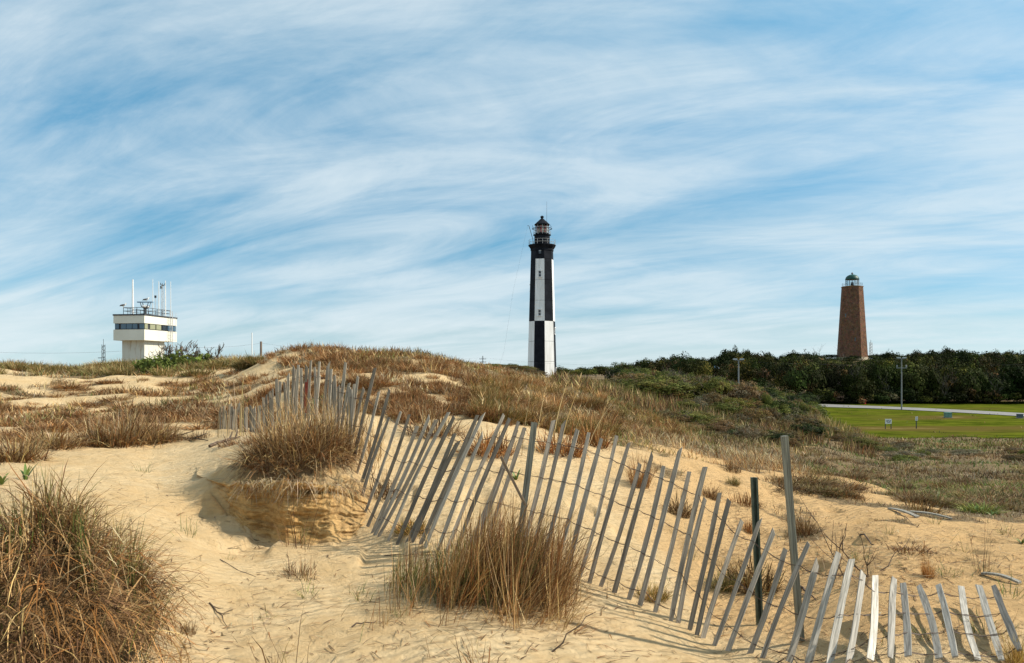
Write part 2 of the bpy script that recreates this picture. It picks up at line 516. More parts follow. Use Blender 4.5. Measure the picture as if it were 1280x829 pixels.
# ------------------------------------------------------------------ the dune: depth along each viewing column, read off the photograph
TAIL_L = [(70, 496), (100, 502), (180, 486), (300, 477), (4000, 464.4)]
TAIL_M = [(110, 478), (160, 480), (246, 475.3), (400, 470), (4000, 464.4)]
TAIL_R = [(110, 530), (150, 508.7), (162, 503), (185, 488), (215, 470), (240, 457), (262, 448.5), (300, 450), (420, 458), (4000, 464.4)]
COLS = {
    -1500: [(4, 800), (8, 610), (14, 540), (25, 492), (40, 466), (52, 466)] + TAIL_L,
    -300: [(3, 960), (4, 800), (5, 700), (6, 645), (8, 595), (11, 552), (15, 522), (20, 497), (28, 476), (38, 462), (50, 465)] + TAIL_L,
    0: [(3, 950), (4, 790), (5, 700), (6, 648), (8, 592), (11, 552), (15, 520), (20, 495), (28, 473), (38, 459), (50, 463)] + TAIL_L,
    50: [(3, 980), (4, 800), (5, 705), (6, 650), (8, 596), (11, 554), (15, 522), (20, 497), (28, 475), (38, 462), (50, 466)] + TAIL_L,
    100: [(3, 1000), (4, 815), (5, 715), (6, 658), (8, 602), (11, 557), (15, 524), (20, 499), (28, 476), (36, 463), (44, 464)] + TAIL_L,
    150: [(3, 1010), (4, 835), (5, 735), (6, 673), (8, 610), (11, 560), (14, 531), (20, 496), (28, 472), (35, 458), (44, 462)] + TAIL_L,
    200: [(4, 855), (5, 760), (6, 696), (7, 655), (8.5, 612), (11, 563), (13, 542), (16, 516), (22, 489), (30, 469), (36, 460), (48, 470)] + TAIL_L,
    240: [(4.3, 838), (6, 712), (7.2, 662), (7.8, 645), (8.5, 606), (11, 560), (13, 541), (16, 516), (22, 488), (28, 468), (34, 458), (46, 466)] + TAIL_L,
    290: [(4.5, 830), (6, 728), (7, 690), (7.6, 668), (7.85, 650), (8.02, 600), (8.3, 584), (8.8, 574), (10.5, 553), (13, 539), (16, 513), (22, 481), (28, 461), (33, 453), (45, 462)] + TAIL_L,
    340: [(4.5, 833), (6, 732), (7, 692), (7.6, 671), (7.8, 655), (7.95, 603), (8.15, 586), (8.5, 576), (9.4, 558), (10.5, 546), (13, 532), (16, 503), (20, 473), (25, 450), (28, 446), (40, 462)] + TAIL_L,
    400: [(4.5, 835), (6, 735), (7, 694), (7.6, 674), (7.82, 656), (7.97, 606), (8.2, 590), (8.5, 580), (9.2, 559), (10, 543), (12, 523), (15, 493), (19, 462), (23, 439.5), (26, 437), (32, 448), (45, 466)] + TAIL_L,
    450: [(4.5, 835), (6, 737), (7, 695), (7.4, 672), (7.7, 650), (8.0, 610), (8.4, 590), (9, 575), (10, 556), (12, 528), (15, 496), (19, 465), (23, 443), (26, 437), (32, 446), (45, 464)] + TAIL_L,
    480: [(4.5, 835), (6, 737), (7, 690), (7.4, 657), (8, 635), (9, 598), (10, 568), (12, 531), (15, 498), (19, 467), (23, 446), (26, 438), (32, 447), (45, 465)] + TAIL_L,
    530: [(4.5, 834), (5.5, 764), (6.5, 708), (7.05, 681), (8, 637), (9, 598), (10, 570), (12, 532), (15, 500), (19, 470), (23, 449), (26, 441), (32, 448), (45, 464)] + TAIL_L,
    600: [(4.5, 832), (5.5, 765), (6.8, 684), (8, 635), (9.5, 583), (11, 549), (12, 531), (15, 506), (20, 479), (26, 463), (32, 460), (40, 461), (52, 462), (70, 468)] + TAIL_M,
    650: [(4.5, 838), (5.5, 772), (6.6, 703), (8, 638), (9.5, 588), (11, 556), (12.5, 537), (16, 513), (22, 492), (30, 475), (42, 466), (54, 462.5), (66, 466), (80, 471)] + TAIL_M,
    690: [(4.6, 842), (5.4, 782), (6.5, 716), (8, 643), (10, 580), (12, 549), (14, 534), (17, 518), (22, 502), (30, 487), (42, 479), (54, 477), (80, 479)] + TAIL_M,
    720: [(4.6, 845), (5.4, 786), (6.4, 726), (8, 647), (10, 585), (12, 552), (14, 536), (17, 520), (22, 506), (30, 492), (42, 484), (56, 481), (80, 481)] + TAIL_M,
    800: [(4.8, 845), (5.4, 806), (6.1, 754), (7, 710), (8, 669), (10, 600), (12, 568), (14, 553), (16, 546), (20, 538), (30, 520), (45, 504), (70, 490), (110, 484), (180, 480), (246, 473), (400, 470), (4000, 464.4)],
    900: [(4.8, 868), (5.5, 819), (7, 728), (9, 658), (11, 610), (13, 581), (15, 568), (20, 562), (30, 548), (42, 531), (50, 508), (56, 496), (65, 494), (80, 496), (120, 496), (160, 492), (190, 480), (230, 466), (300, 460), (4000, 464.4)],
    1000: [(4.6, 868), (5.2, 830), (7, 735), (9, 668), (11, 627), (13, 602), (15, 589), (20, 578), (30, 566), (42, 553), (50, 534), (57, 520), (63, 517), (72, 524), (90, 534)] + TAIL_R,
    1060: [(4.6, 848), (5.2, 803), (7, 715), (9, 660), (11, 632), (13, 612), (16, 598), (20, 590), (30, 575), (42, 562), (50, 550), (56, 541), (62, 541), (75, 551), (92, 545)] + TAIL_R,
    1100: [(4.3, 862), (4.75, 831), (5.7, 758), (6.8, 704), (9, 653), (11, 632), (13, 618), (16, 607), (20, 600), (30, 583), (42, 571), (55, 563), (70, 557), (92, 545)] + TAIL_R,
    1180: [(4.3, 860), (4.72, 831), (5.7, 757), (6.8, 705), (9, 660), (11, 640), (13, 626), (16, 613), (20, 603), (30, 583), (42, 570), (55, 562), (70, 557), (92, 545)] + TAIL_R,
    1280: [(4.3, 856), (4.7, 828), (5.7, 755), (6.8, 706), (9, 666), (11, 646), (13, 633), (16, 618), (20, 605), (30, 584), (42, 570), (55, 562), (70, 556), (92, 545)] + TAIL_R,
    1600: [(4.7, 812), (6.8, 706), (9, 670), (13, 640), (20, 610), (30, 587), (45, 568), (70, 555), (92, 545)] + TAIL_R,
    2800: [(4.7, 812), (9, 670), (20, 612), (45, 570), (70, 556), (92, 545)] + TAIL_R,
}
UG = np.arange(-1500, 2801, 8.0)
LG = np.linspace(math.log(0.7), math.log(4000), 1500)
_cu = np.array(sorted(COLS))
_tab = []
for u in _cu:
    c = COLS[u]
    ld = [math.log(0.7)] + [math.log(d) for d, p in c]
    dr = [c[0][0] * (c[0][1] - HOR) / F * 1.02] + [d * (p - HOR) / F for d, p in c]
    _tab.append(np.interp(LG, ld, dr))
_tab = np.array(_tab)
TAB = np.array([np.interp(UG, _cu, _tab[:, j]) for j in range(len(LG))]).T


def gblur(A, sig, axis):
    k = int(sig * 3) + 1
    w = np.exp(-0.5 * (np.arange(-k, k + 1) / sig) ** 2); w /= w.sum()
    pad = [(0, 0), (0, 0)]; pad[axis] = (k, k)
    P = np.pad(A, pad, mode="edge")
    return sum(w[i] * np.take(P, np.arange(i, i + A.shape[axis]), axis=axis) for i in range(2 * k + 1))


TAB = gblur(gblur(TAB, 1.5, 0), 1.3, 1)


def field_fade(px, Y):
    """1 on the flat mown field and road, 0 elsewhere."""
    return sstep(960, 1060, px) * sstep(78, 95, Y) * (1 - sstep(158, 175, Y))


def terr(X, Y):
    X = np.asarray(X, float); Y = np.maximum(np.asarray(Y, float), 0.75)
    px = 640 + F * X / Y
    fu = np.clip((px - UG[0]) / 8.0, 0, len(UG) - 1.001)
    fl = np.clip((np.log(Y) - LG[0]) / (LG[1] - LG[0]), 0, len(LG) - 1.001)
    iu, il = fu.astype(int), fl.astype(int)
    a, b = fu - iu, fl - il
    t = (TAB[iu, il] * (1 - a) + TAB[iu + 1, il] * a) * (1 - b) + (TAB[iu, il + 1] * (1 - a) + TAB[iu + 1, il + 1] * a) * b
    ff = 1 - field_fade(px, Y)
    z = ZC - t
    z = z + 0.07 * fbm(X * 0.8, Y * 0.8, 3, 3) * (0.5 + 0.5 * sstep(3, 7, Y)) * ff * (1 - sstep(60, 200, Y))
    z = z + 0.022 * fbm(X * 4.5, Y * 4.5, 11, 2) * (1 - sstep(14, 22, Y))
    z = z - 0.06 * sstep(0.14, 0.34, vnoise(X * 2.6, Y * 1.9, 63)) * sstep(0.0, 0.25, vnoise(X * 0.5, Y * 0.5, 64) + 0.12) * (1 - sstep(12, 18, Y))
    z = z + 0.30 * vnoise(X * 0.42, Y * 0.42, 21) * sstep(13, 22, Y) * (1 - sstep(60, 90, Y)) * ff
    z = z + 0.16 * vnoise(X * 1.1, Y * 1.1, 23) * sstep(11, 16, Y) * (1 - sstep(40, 70, Y)) * ff
    # ledges and slumps on the cut bank
    bank = sstep(235, 290, px) * (1 - sstep(455, 490, px)) * sstep(7.5, 7.8, Y) * (1 - sstep(8.6, 9.2, Y))
    z = z + bank * (0.10 * fbm(X * 3.2, Y * 5.0, 31, 3) + 0.06 * np.abs(vnoise(X * 7, Y * 3, 35)) + 0.035 * fbm(X * 14, Y * 16, 36, 2))
    return z


def P(px, py, d):
    return Vector(((px - 640) / F * d, d, ZC - (py - HOR) / F * d))


_DS = np.exp(np.linspace(math.log(2.0), math.log(320), 2600))


def G(px, py, dmin=2.0, dmax=320):
    """first ground point hit by the viewing ray of a photo pixel"""
    X = (px - 640) / F * _DS
    zr = ZC - (py - HOR) / F * _DS
    below = (terr(X, _DS) >= zr) & (_DS >= dmin) & (_DS <= dmax)
    i = int(np.argmax(below)) if below.any() else len(_DS) - 1
    d = _DS[i]
    x = (px - 640) / F * d
    return Vector((x, d, float(terr(x, d))))


def GD(px, d):
    x = (px - 640) / F * d
    return Vector((x, d, float(terr(x, d))))


def edge_d(px):
    """distance at which open sand gives way to plant cover"""
    return np.interp(px, [-400, 0, 80, 200, 300, 340, 420, 480, 600, 640, 700, 800, 900, 1000, 1060, 1120, 1280, 1600],
                     [10, 10.5, 11, 12.5, 13, 12.5, 12.0, 11.8, 11.6, 12, 12.6, 13.8, 14.5, 15.5, 15, 14.5, 12.5, 12])


def veg_of(X, Y):
    px = 640 + F * X / np.maximum(Y, 0.7)
    e = edge_d(px)
    v = sstep(e * (0.93 - 0.18 * sstep(860, 960, px)), e * 1.14, Y + 2.2 * fbm(X * 0.5, Y * 0.5, 87, 2))
    n = fbm(X * 0.55, Y * 0.55 * 0.8, 41, 3)
    dune = (1 - sstep(560, 680, px)) * (1 - sstep(30, 38, Y))
    cover = np.where(px < 260, 0.60, 0.62)
    left_strip = (1 - sstep(190, 260, px)) * sstep(17, 20, Y) * (1 - sstep(27, 31, Y))
    hf = fbm(X * 1.25, Y * 0.9, 47, 3)
    v_d = cover - 0.14 + n * 0.55 + hf * 0.95 - 0.22 * left_strip
    v_d = v_d + 0.20 * sstep(290, 350, px) * (1 - sstep(560, 640, px)) * sstep(15, 19, Y)
    v_o = 0.88 + n * 0.55
    v = v * (v_d * dune + v_o * (1 - dune))
    v = v * (1 - 0.75 * sstep(1005, 1030, px) * (1 - sstep(1085, 1110, px)) * sstep(46, 50, Y) * (1 - sstep(58, 62, Y)) * (fbm(X * .5, Y * .5, 77, 2) > -0.05))
    v = v + 0.62 * sstep(0.06, 0.30, fbm(X * 0.75, Y * 0.75, 93, 3)) * sstep(940, 1010, px) * sstep(7.6, 9.0, Y) * (1 - sstep(14, 18, Y))
    v = v + 0.5 * sstep(0.14, 0.34, fbm(X * 0.9, Y * 0.9, 95, 3)) * sstep(700, 780, px) * sstep(9.0, 10.5, Y) * (1 - sstep(14, 18, Y))
    v = v + sstep(60, 80, Y)
    return np.clip(v, 0, 1)


def build_ground():
    us = np.concatenate([np.linspace(-1500, -60, 50)[:-1], np.arange(-60, 1345, 2.6), np.linspace(1345, 2800, 50)[1:]])
    ys = np.concatenate([np.exp(np.linspace(math.log(0.8), math.log(3.6), 60))[:-1],
                         np.exp(np.arange(math.log(3.6), math.log(14), 0.0042)),
                         np.exp(np.arange(math.log(14), math.log(60), 0.0085))[1:],
                         np.exp(np.linspace(math.log(60), math.log(4000), 130))[1:]])
    U, Y = np.meshgrid(us, ys)
    X = (U - 640) / F * Y
    Z = terr(X, Y)
    nu, ny = len(us), len(ys)
    V = np.stack([X, Y, Z], -1).reshape(-1, 3)
    idx = np.arange(nu * ny).reshape(ny, nu)
    Q = np.stack([idx[:-1, :-1], idx[:-1, 1:], idx[1:, 1:], idx[1:, :-1]], -1).reshape(-1, 4)
    veg = veg_of(X, Y).ravel()
    bank = (sstep(215, 275, U + 25 * fbm(X * 3, Y * 3, 5, 2)) * (1 - sstep(455, 480, U)) * sstep(7.62, 7.72, Y + 0.1 * fbm(X * 4, Y * 4, 8, 2)) * (1 - sstep(8.3, 8.6, Y)))
    slope = np.abs(np.gradient(Z, axis=0) / np.gradient(Y, axis=0))
    damp = np.clip(bank * 0.5 * sstep(0.3, 0.9, slope), 0, 1).ravel()
    te = np.interp(U, [700, 780, 900, 1000, 1100, 1280, 1600], [9.5, 8.0, 5.8, 5.15, 4.85, 4.8, 4.8])
    tan = (sstep(700, 880, U) * sstep(te - .15, te + .5, Y + .7 * fbm(X * .8, Y * .8, 91, 2))).ravel()
    # the sheet goes on behind the camera
    n0 = len(V)
    back = []
    for yb, zb in ((-3.0, ZC - 1.75), (-60.0, ZC - 3.5), (-600, ZC - 8)):
        s = max(1.0, -yb / 1.5)
        back.append(np.stack([X[0] * (1 + 2.2 * s), np.full(nu, yb), np.full(nu, zb)], -1))
    V = np.concatenate([V] + back)
    prev = idx[0]
    for k in range(3):
        cur = n0 + k * nu + np.arange(nu)
        Q = np.concatenate([Q, np.stack([cur[:-1], cur[1:], prev[1:], prev[:-1]], -1)])
        prev = cur
    ex = np.zeros(3 * nu)
    me = np_mesh("ground", V, quads=Q, smooth=True, attrs={"veg": np.concatenate([veg, ex]), "damp": np.concatenate([damp, ex]), "tan": np.concatenate([tan, ex])})
    return tag(link("ground", me, GROUND), kind="structure")


build_ground()


BANK = {}


def top_z(X, Y):
    """surface height including the top of the cut bank"""
    X = np.asarray(X, float); Y = np.asarray(Y, float)
    z = terr(X, Y)
    px = 640 + F * X / Y
    ld = np.interp(px, BANK['px'], BANK['d']); lz = np.interp(px, BANK['px'], BANK['z'])
    w = np.clip((Y - ld) / .63, 0, 1)
    on = (px > 240) & (px < 470) & (Y > ld - .03)
    return np.where(on, np.maximum(z, lz * (1 - w) + z * w), z)


def build_bank():
    """cut face of the eroded bank: strata, ledges and an overhanging lip"""
    pxs = np.arange(246, 474, 1.1)
    base_y = np.interp(pxs, [228, 245, 262, 285, 310, 350, 400, 440, 458, 474], [588, 594, 608, 638, 664, 678, 678, 673, 660, 643])
    lip_y = np.interp(pxs, [228, 245, 262, 285, 300, 340, 375, 400, 430, 452, 474], [589, 593, 600, 605, 603, 601, 604, 607, 611, 620, 638])
    lip_y = lip_y + 7 * fbm(pxs * .045, pxs * 0 + .5, 321, 3) * sstep(240, 290, pxs) * (1 - sstep(440, 470, pxs))
    bd = np.array([min(G(float(p), float(y)).y, 9.2) for p, y in zip(pxs, base_y)])
    k = 9
    bd = np.convolve(np.pad(bd, k, mode="edge"), np.ones(2 * k + 1) / (2 * k + 1), "valid")
    nv = 64
    V = np.zeros((nv + 8, len(pxs), 3))
    u = pxs / 60.0
    for j in range(nv + 8):
        q = min(1.0, j / nv)
        y = base_y + 7 - (base_y + 7 - lip_y) * q
        # talus at the foot, steep face, undercut below the lip
        prof = np.interp(q, [0, .18, .35, .72, .88, .95, 1.0], [-.10, -.01, .05, .085, .13, .06, .07])
        right = np.clip((pxs - 395) / 50, 0, 1)
        prof = prof * (1 - .35 * right) + right * .30 * q ** 2
        zz_ = q * 7.0
        disp = .05 * fbm(u * 2.0, np.full_like(u, zz_ * .6), 301, 3) + .035 * fbm(u * .9, np.full_like(u, zz_ * 2.6 + .25 * np.sin(u)), 305, 3) \
            + .022 * fbm(u * 9, np.full_like(u, zz_ * 4), 309, 2)
        d = bd + prof - disp * np.interp(q, [0, .15, .9, 1], [.4, 1, 1, .5])
        if j > nv:                                      # top surface runs back into the dune
            d = d + .09 * (j - nv)
            x = (pxs - 640) / F * d
            zt = terr(x, d) + .012
            zl = V[nv, :, 2]
            w = (j - nv) / 7.0
            V[j] = np.stack([x, d, np.where(w < 1, zl * (1 - w) + zt * w, zt - .03) + .02 * fbm(x * 6, d * 6, 311, 2) * (1 - w)], -1)
        else:
            V[j] = np.stack([(pxs - 640) / F * d, d, ZC - (y - HOR) / F * d], -1)
    n = len(pxs)
    idx = np.arange((nv + 8) * n).reshape(nv + 8, n)
    Q = np.stack([idx[:-1, :-1], idx[:-1, 1:], idx[1:, 1:], idx[1:, :-1]], -1).reshape(-1, 4)
    dm = np.ones((nv + 8, n)); dm[nv + 1:] = np.linspace(.7, 0, 7)[:, None]
    dm[:10] = np.linspace(.1, 1, 10)[:, None]
    dm *= (sstep(250, 285, pxs) * (1 - sstep(462, 474, pxs)))[None, :]
    dm *= (1 - .30 * sstep(395, 430, pxs))[None, :]
    z0 = np.zeros((nv + 8) * n)
    me = np_mesh("sand_bank", V.reshape(-1, 3), quads=Q, smooth=True, attrs={"veg": z0, "damp": dm.ravel(), "tan": z0})
    BANK.update(px=pxs, d=V[nv, :, 1], z=V[nv, :, 2])
    tag(link("sand_bank", me, GROUND), kind="structure")


build_bank()


def sheet(name, pts_fn, us, vs_, dz, mat, attrs=None):
    """a sheet laid on the terrain; pts_fn(u, v) -> X, Y"""
    U, Vv = np.meshgrid(us, vs_)
    X, Y = pts_fn(U, Vv)
    Z = terr(X, Y) + dz
    nu, nv = len(us), len(vs_)
    idx = np.arange(nu * nv).reshape(nv, nu)
    Q = np.stack([idx[:-1, :-1], idx[:-1, 1:], idx[1:, 1:], idx[1:, :-1]], -1).reshape(-1, 4)
    me = np_mesh(name, np.stack([X, Y, Z], -1).reshape(-1, 3), quads=Q, smooth=True, attrs=attrs(X, Y) if attrs else None)
    return tag(link(name, me, mat), kind="structure")


def lawn_bare(X, Y):
    px = 640 + F * X / Y
    a = np.exp(-((Y - 102) / 4.5) ** 2) * (0.50 + 0.35 * np.exp(-((px - 1130) / 70) ** 2)) * 0.8
    b = np.exp(-((px - 1190) / 40) ** 2 - ((Y - 122) / 3.5) ** 2) * 0.7
    return {"bare": np.clip(a + b, 0, 1)}


def road_edge(px, near):
    c = np.interp(px, [700, 900, 1000, 1100, 1200, 1290, 1600], [165, 159, 154, 146.5, 135.5, 125.5, 92])
    return c - 3.7 if near else c + 3.7


def lawn_pts(U, Vv):
    y0 = 86 + 9 * fbm(U * .02, U * 0 + .3, 331, 3)
    Y = y0 + (163 - y0) * Vv
    return (U - 640) / F * Y, Y


sheet("lawn", lawn_pts, np.arange(1000, 1700, 6.0), np.linspace(0, 1, 90), 0.05, LAWN, lawn_bare)


def road_pts(U, Vv):
    Y = road_edge(U, True) + (road_edge(U, False) - road_edge(U, True)) * Vv
    return (U - 640) / F * Y, Y


sheet("road", road_pts, np.arange(840, 1600, 8.0), np.linspace(0, 1, 5), 0.12, ROAD)

# ------------------------------------------------------------------ striped lighthouse
def face_pt(ang, r):
    return Vector((r * math.sin(ang), -r * math.cos(ang), 0))


def build_striped_lighthouse():
    d = 246.0
    k = d / F
    bx = (677.6 - 640) * k
    z0 = ZC - (475.3 - HOR) * k - 0.3
    root = empty("striped_lighthouse", (bx, d, z0),
                 "tall black and white checkered octagonal lighthouse behind the dune", "lighthouse")
    zz = lambda py: ZC + (HOR - py) * k - z0
    rows = [476, 452, 427, 402, 376.5, 351, 325, 308]
    zr = [0.0] + [zz(p) for p in rows[1:]]
    ztop = zr[-1]
    rad = lambda z: 4.62 + (3.42 - 4.62) * z / ztop
    corner = [R(9 + 45 * i) for i in range(8)]
    # iron core shows in the joints between the plates
    MB().lathe([(rad(0) - 0.10, 0), (rad(ztop) - 0.10, ztop)], 8, rot=R(9)).build("tower_core", LHBLACK, root)
    for t in range(7):
        za, zb = zr[t] + 0.035, zr[t + 1] - 0.035
        for i in range(8):
            a0, a1 = corner[i], corner[(i + 1) % 8]
            # face i: its normal lies at 9+45i+22.5 degrees; face 0 is the front right one
            if t == 6:
                white = False
            elif t >= 3:
                white = (i % 2 == 1)
            else:
                white = (i % 2 == 0)
            o = []
            for z in (za, zb):
                for rr in (rad(z) - 0.12, rad(z)):
                    for a in (a0, a1):
                        o.append(face_pt(a, rr) + Vector((0, 0, z)))
            # o order: z0 in a0,a1 ; z0 out a0,a1 ; z1 in ; z1 out
            f = [(2, 3, 7, 6), (0, 4, 5, 1), (0, 1, 3, 2), (4, 6, 7, 5), (0, 2, 6, 4), (1, 5, 7, 3)]
            MB().add(o, f).build("wall_panel", LHWHITE if white else LHBLACK, root)

    def window(face, py, w=0.75, h=1.75):
        ang = R(9 + 45 * face + 22.5)
        z = zz(py)
        apo = rad(z) * math.cos(R(22.5))
        M = Matrix.Translation((apo * math.sin(ang), -apo * math.cos(ang), z)) @ Matrix.Rotation(ang, 4, "Z")
        fr = MB()
        fr.box((-w / 2 - .16, -.16, -h / 2 - .16), (-w / 2, .05, h / 2 + .16), M)
        fr.box((w / 2, -.16, -h / 2 - .16), (w / 2 + .16, .05, h / 2 + .16), M)
        fr.box((-w / 2 - .25, -.30, h / 2), (w / 2 + .25, .05, h / 2 + .3), M)
        fr.box((-w / 2 - .25, -.30, -h / 2 - .26), (w / 2 + .25, .05, -h / 2), M)
        wo_ = fr.build("window", LHWHITE if face != 7 or py > 325 else LHBLACK, root)
        for zz0, zz1 in ((-h / 2, -.05), (.05, h / 2)):
            MB().box((-w / 2, -.07, zz0), (w / 2, -.02, zz1), M).build("pane", PANEDARK, wo_)
        MB().box((-w / 2, -.09, -.05), (w / 2, -.02, .05), M).build("glazing_bar", LHWHITE, wo_)

    window(7, 392); window(7, 344); window(7, 315.5); window(1, 414); window(1, 464); window(3, 380); window(5, 360)
    # gallery: corbelled ring, deck, railing
    g = MB().lathe([(3.40, ztop - 1.6), (3.62, ztop - 1.5), (3.62, ztop - .9), (4.10, ztop - .25), (4.15, ztop)], 8, rot=R(9)).build("cornice", LHBLACK, root)
    MB().lathe([(4.15, ztop + .01), (4.25, ztop + .05), (4.25, ztop + .32), (4.1, ztop + .34)], 16).build("gallery_deck", LHBLACK, root)
    zd = ztop + .34

    def railing(r, z, h, n, mat, name):
        rl = MB()
        for q in (0.45, 1.0):
            pts = [(r * math.sin(t), -r * math.cos(t), z + h * q) for t in np.linspace(0, 2 * math.pi, 33)]
            rl.tube(pts, 0.035, 4, False)
        ro = rl.build(name, mat, root)
        for i in range(n):
            t = 2 * math.pi * i / n
            MB().tube([(r * math.sin(t), -r * math.cos(t), z), (r * math.sin(t), -r * math.cos(t), z + h)], 0.035, 4).build("railing_post", mat, ro)
    railing(4.08, zd, 1.5, 16, GALV, "railing")
    zl = zz(294)
    MB().lathe([(2.38, zd), (2.38, zl - .25), (2.75, zl - .1), (2.75, zl + .05)], 16).build("watch_room", LHBLACK, root)
    railing(2.7, zl + .05, 1.0, 12, GALV, "lantern_railing")
    zt = zz(281.5)
    # lantern room
    MB().lathe([(2.1, zl + .05), (2.1, zl + .55)], 16).build("lantern_base", LHBLACK, root)
    lg = MB().lathe([(2.02, zl + .55), (2.02, zt)], 16).build("lantern_glass", LANTGLASS, root)
    for i in range(16):
        t = 2 * math.pi * i / 16
        MB().tube([(2.08 * math.sin(t), -2.08 * math.cos(t), zl + .5), (2.08 * math.sin(t), -2.08 * math.cos(t), zt)], 0.06, 4).build("glazing_bar", LHBLACK if i % 2 else GALV, lg)
    for q in (.36, .68):
        pts = [(2.08 * math.sin(t), -2.08 * math.cos(t), zl + .5 + (zt - zl - .5) * q) for t in np.linspace(0, 2 * math.pi, 33)]
        MB().tube(pts, 0.05, 4, False).build("glazing_ring", GALV, lg)
    MB().lathe([(1.1, zl + .1), (1.45, zl + .7), (1.6, (zl + zt) / 2), (1.45, zt - .5), (1.1, zt - .1)], 20).build("lens", LENSCLEAR, root)
    for t0 in (-70, -28, 20, 150, 200):
        v, f = [], []
        for i in range(5):
            t = R(t0 + i * 6.5)
            for z in (zl + .65, zt - .4):
                v.append((1.72 * math.sin(t), -1.72 * math.cos(t), z))
        for i in range(4):
            f.append((2 * i, 2 * i + 2, 2 * i + 3, 2 * i + 1))
        MB().add(v, f).build("red_screen", LENSRED, root)
    # outer service ring half way up the lantern
    zs = zl + (zt - zl) * 0.62
    pts = [(3.0 * math.sin(t), -3.0 * math.cos(t), zs) for t in np.linspace(0, 2 * math.pi, 33)]
    sr = MB().tube(pts, 0.10, 5, False).build("service_ring", LHBLACK, root)
    for i in range(8):
        t = 2 * math.pi * i / 8 + .2
        MB().tube([(2.1 * math.sin(t), -2.1 * math.cos(t), zs), (3.0 * math.sin(t), -3.0 * math.cos(t), zs), (3.0 * math.sin(t), -3.0 * math.cos(t), zs + 1.0)], 0.045, 4).build("bracket", LHBLACK, sr)
    zp = zz(270.5)
    MB().lathe([(2.35, zt - .05), (2.40, zt + .15), (1.6, zt + .9), (.7, zp - 1.0), (.4, zp - .75)], 16).build("dome", LHBLACK, root)
    MB().lathe([(.38, zp - .8), (.35, zp - .55), (.55, zp - .35), (.55, zp - .1), (.3, zp + .12), (.06, zp + .2)], 12).build("finial", LHBLACK, root)
    MB().tube([(1.45, .3, zt + .8), (1.45, .3, zz(264)), (1.45, .3, zz(251.5))], [.05, .04, .025], 5).build("lightning_rod", STEEL, root)
    MB().tube([(-2.75, -2.9, zd), (-2.95, -2.9, zd + 1.5), (-4.1, -2.9, zz(284.5)), (-4.5, -2.9, zz(284))], .09, 5).build("davit", STEEL, root)
    top = Vector((-4.45, -2.9, zz(284)))
    bot = Vector(((630 - 640) * k - bx, -3, zz(440)))
    low = Vector(((619 - 640) * k - bx, -3, 0.4))
    MB().tube([top, top.lerp(bot, .5) + Vector((-.8, 0, -.6)), bot, low], .012, 4).build("hoist_line", STEEL, root)
    return root


build_striped_lighthouse()


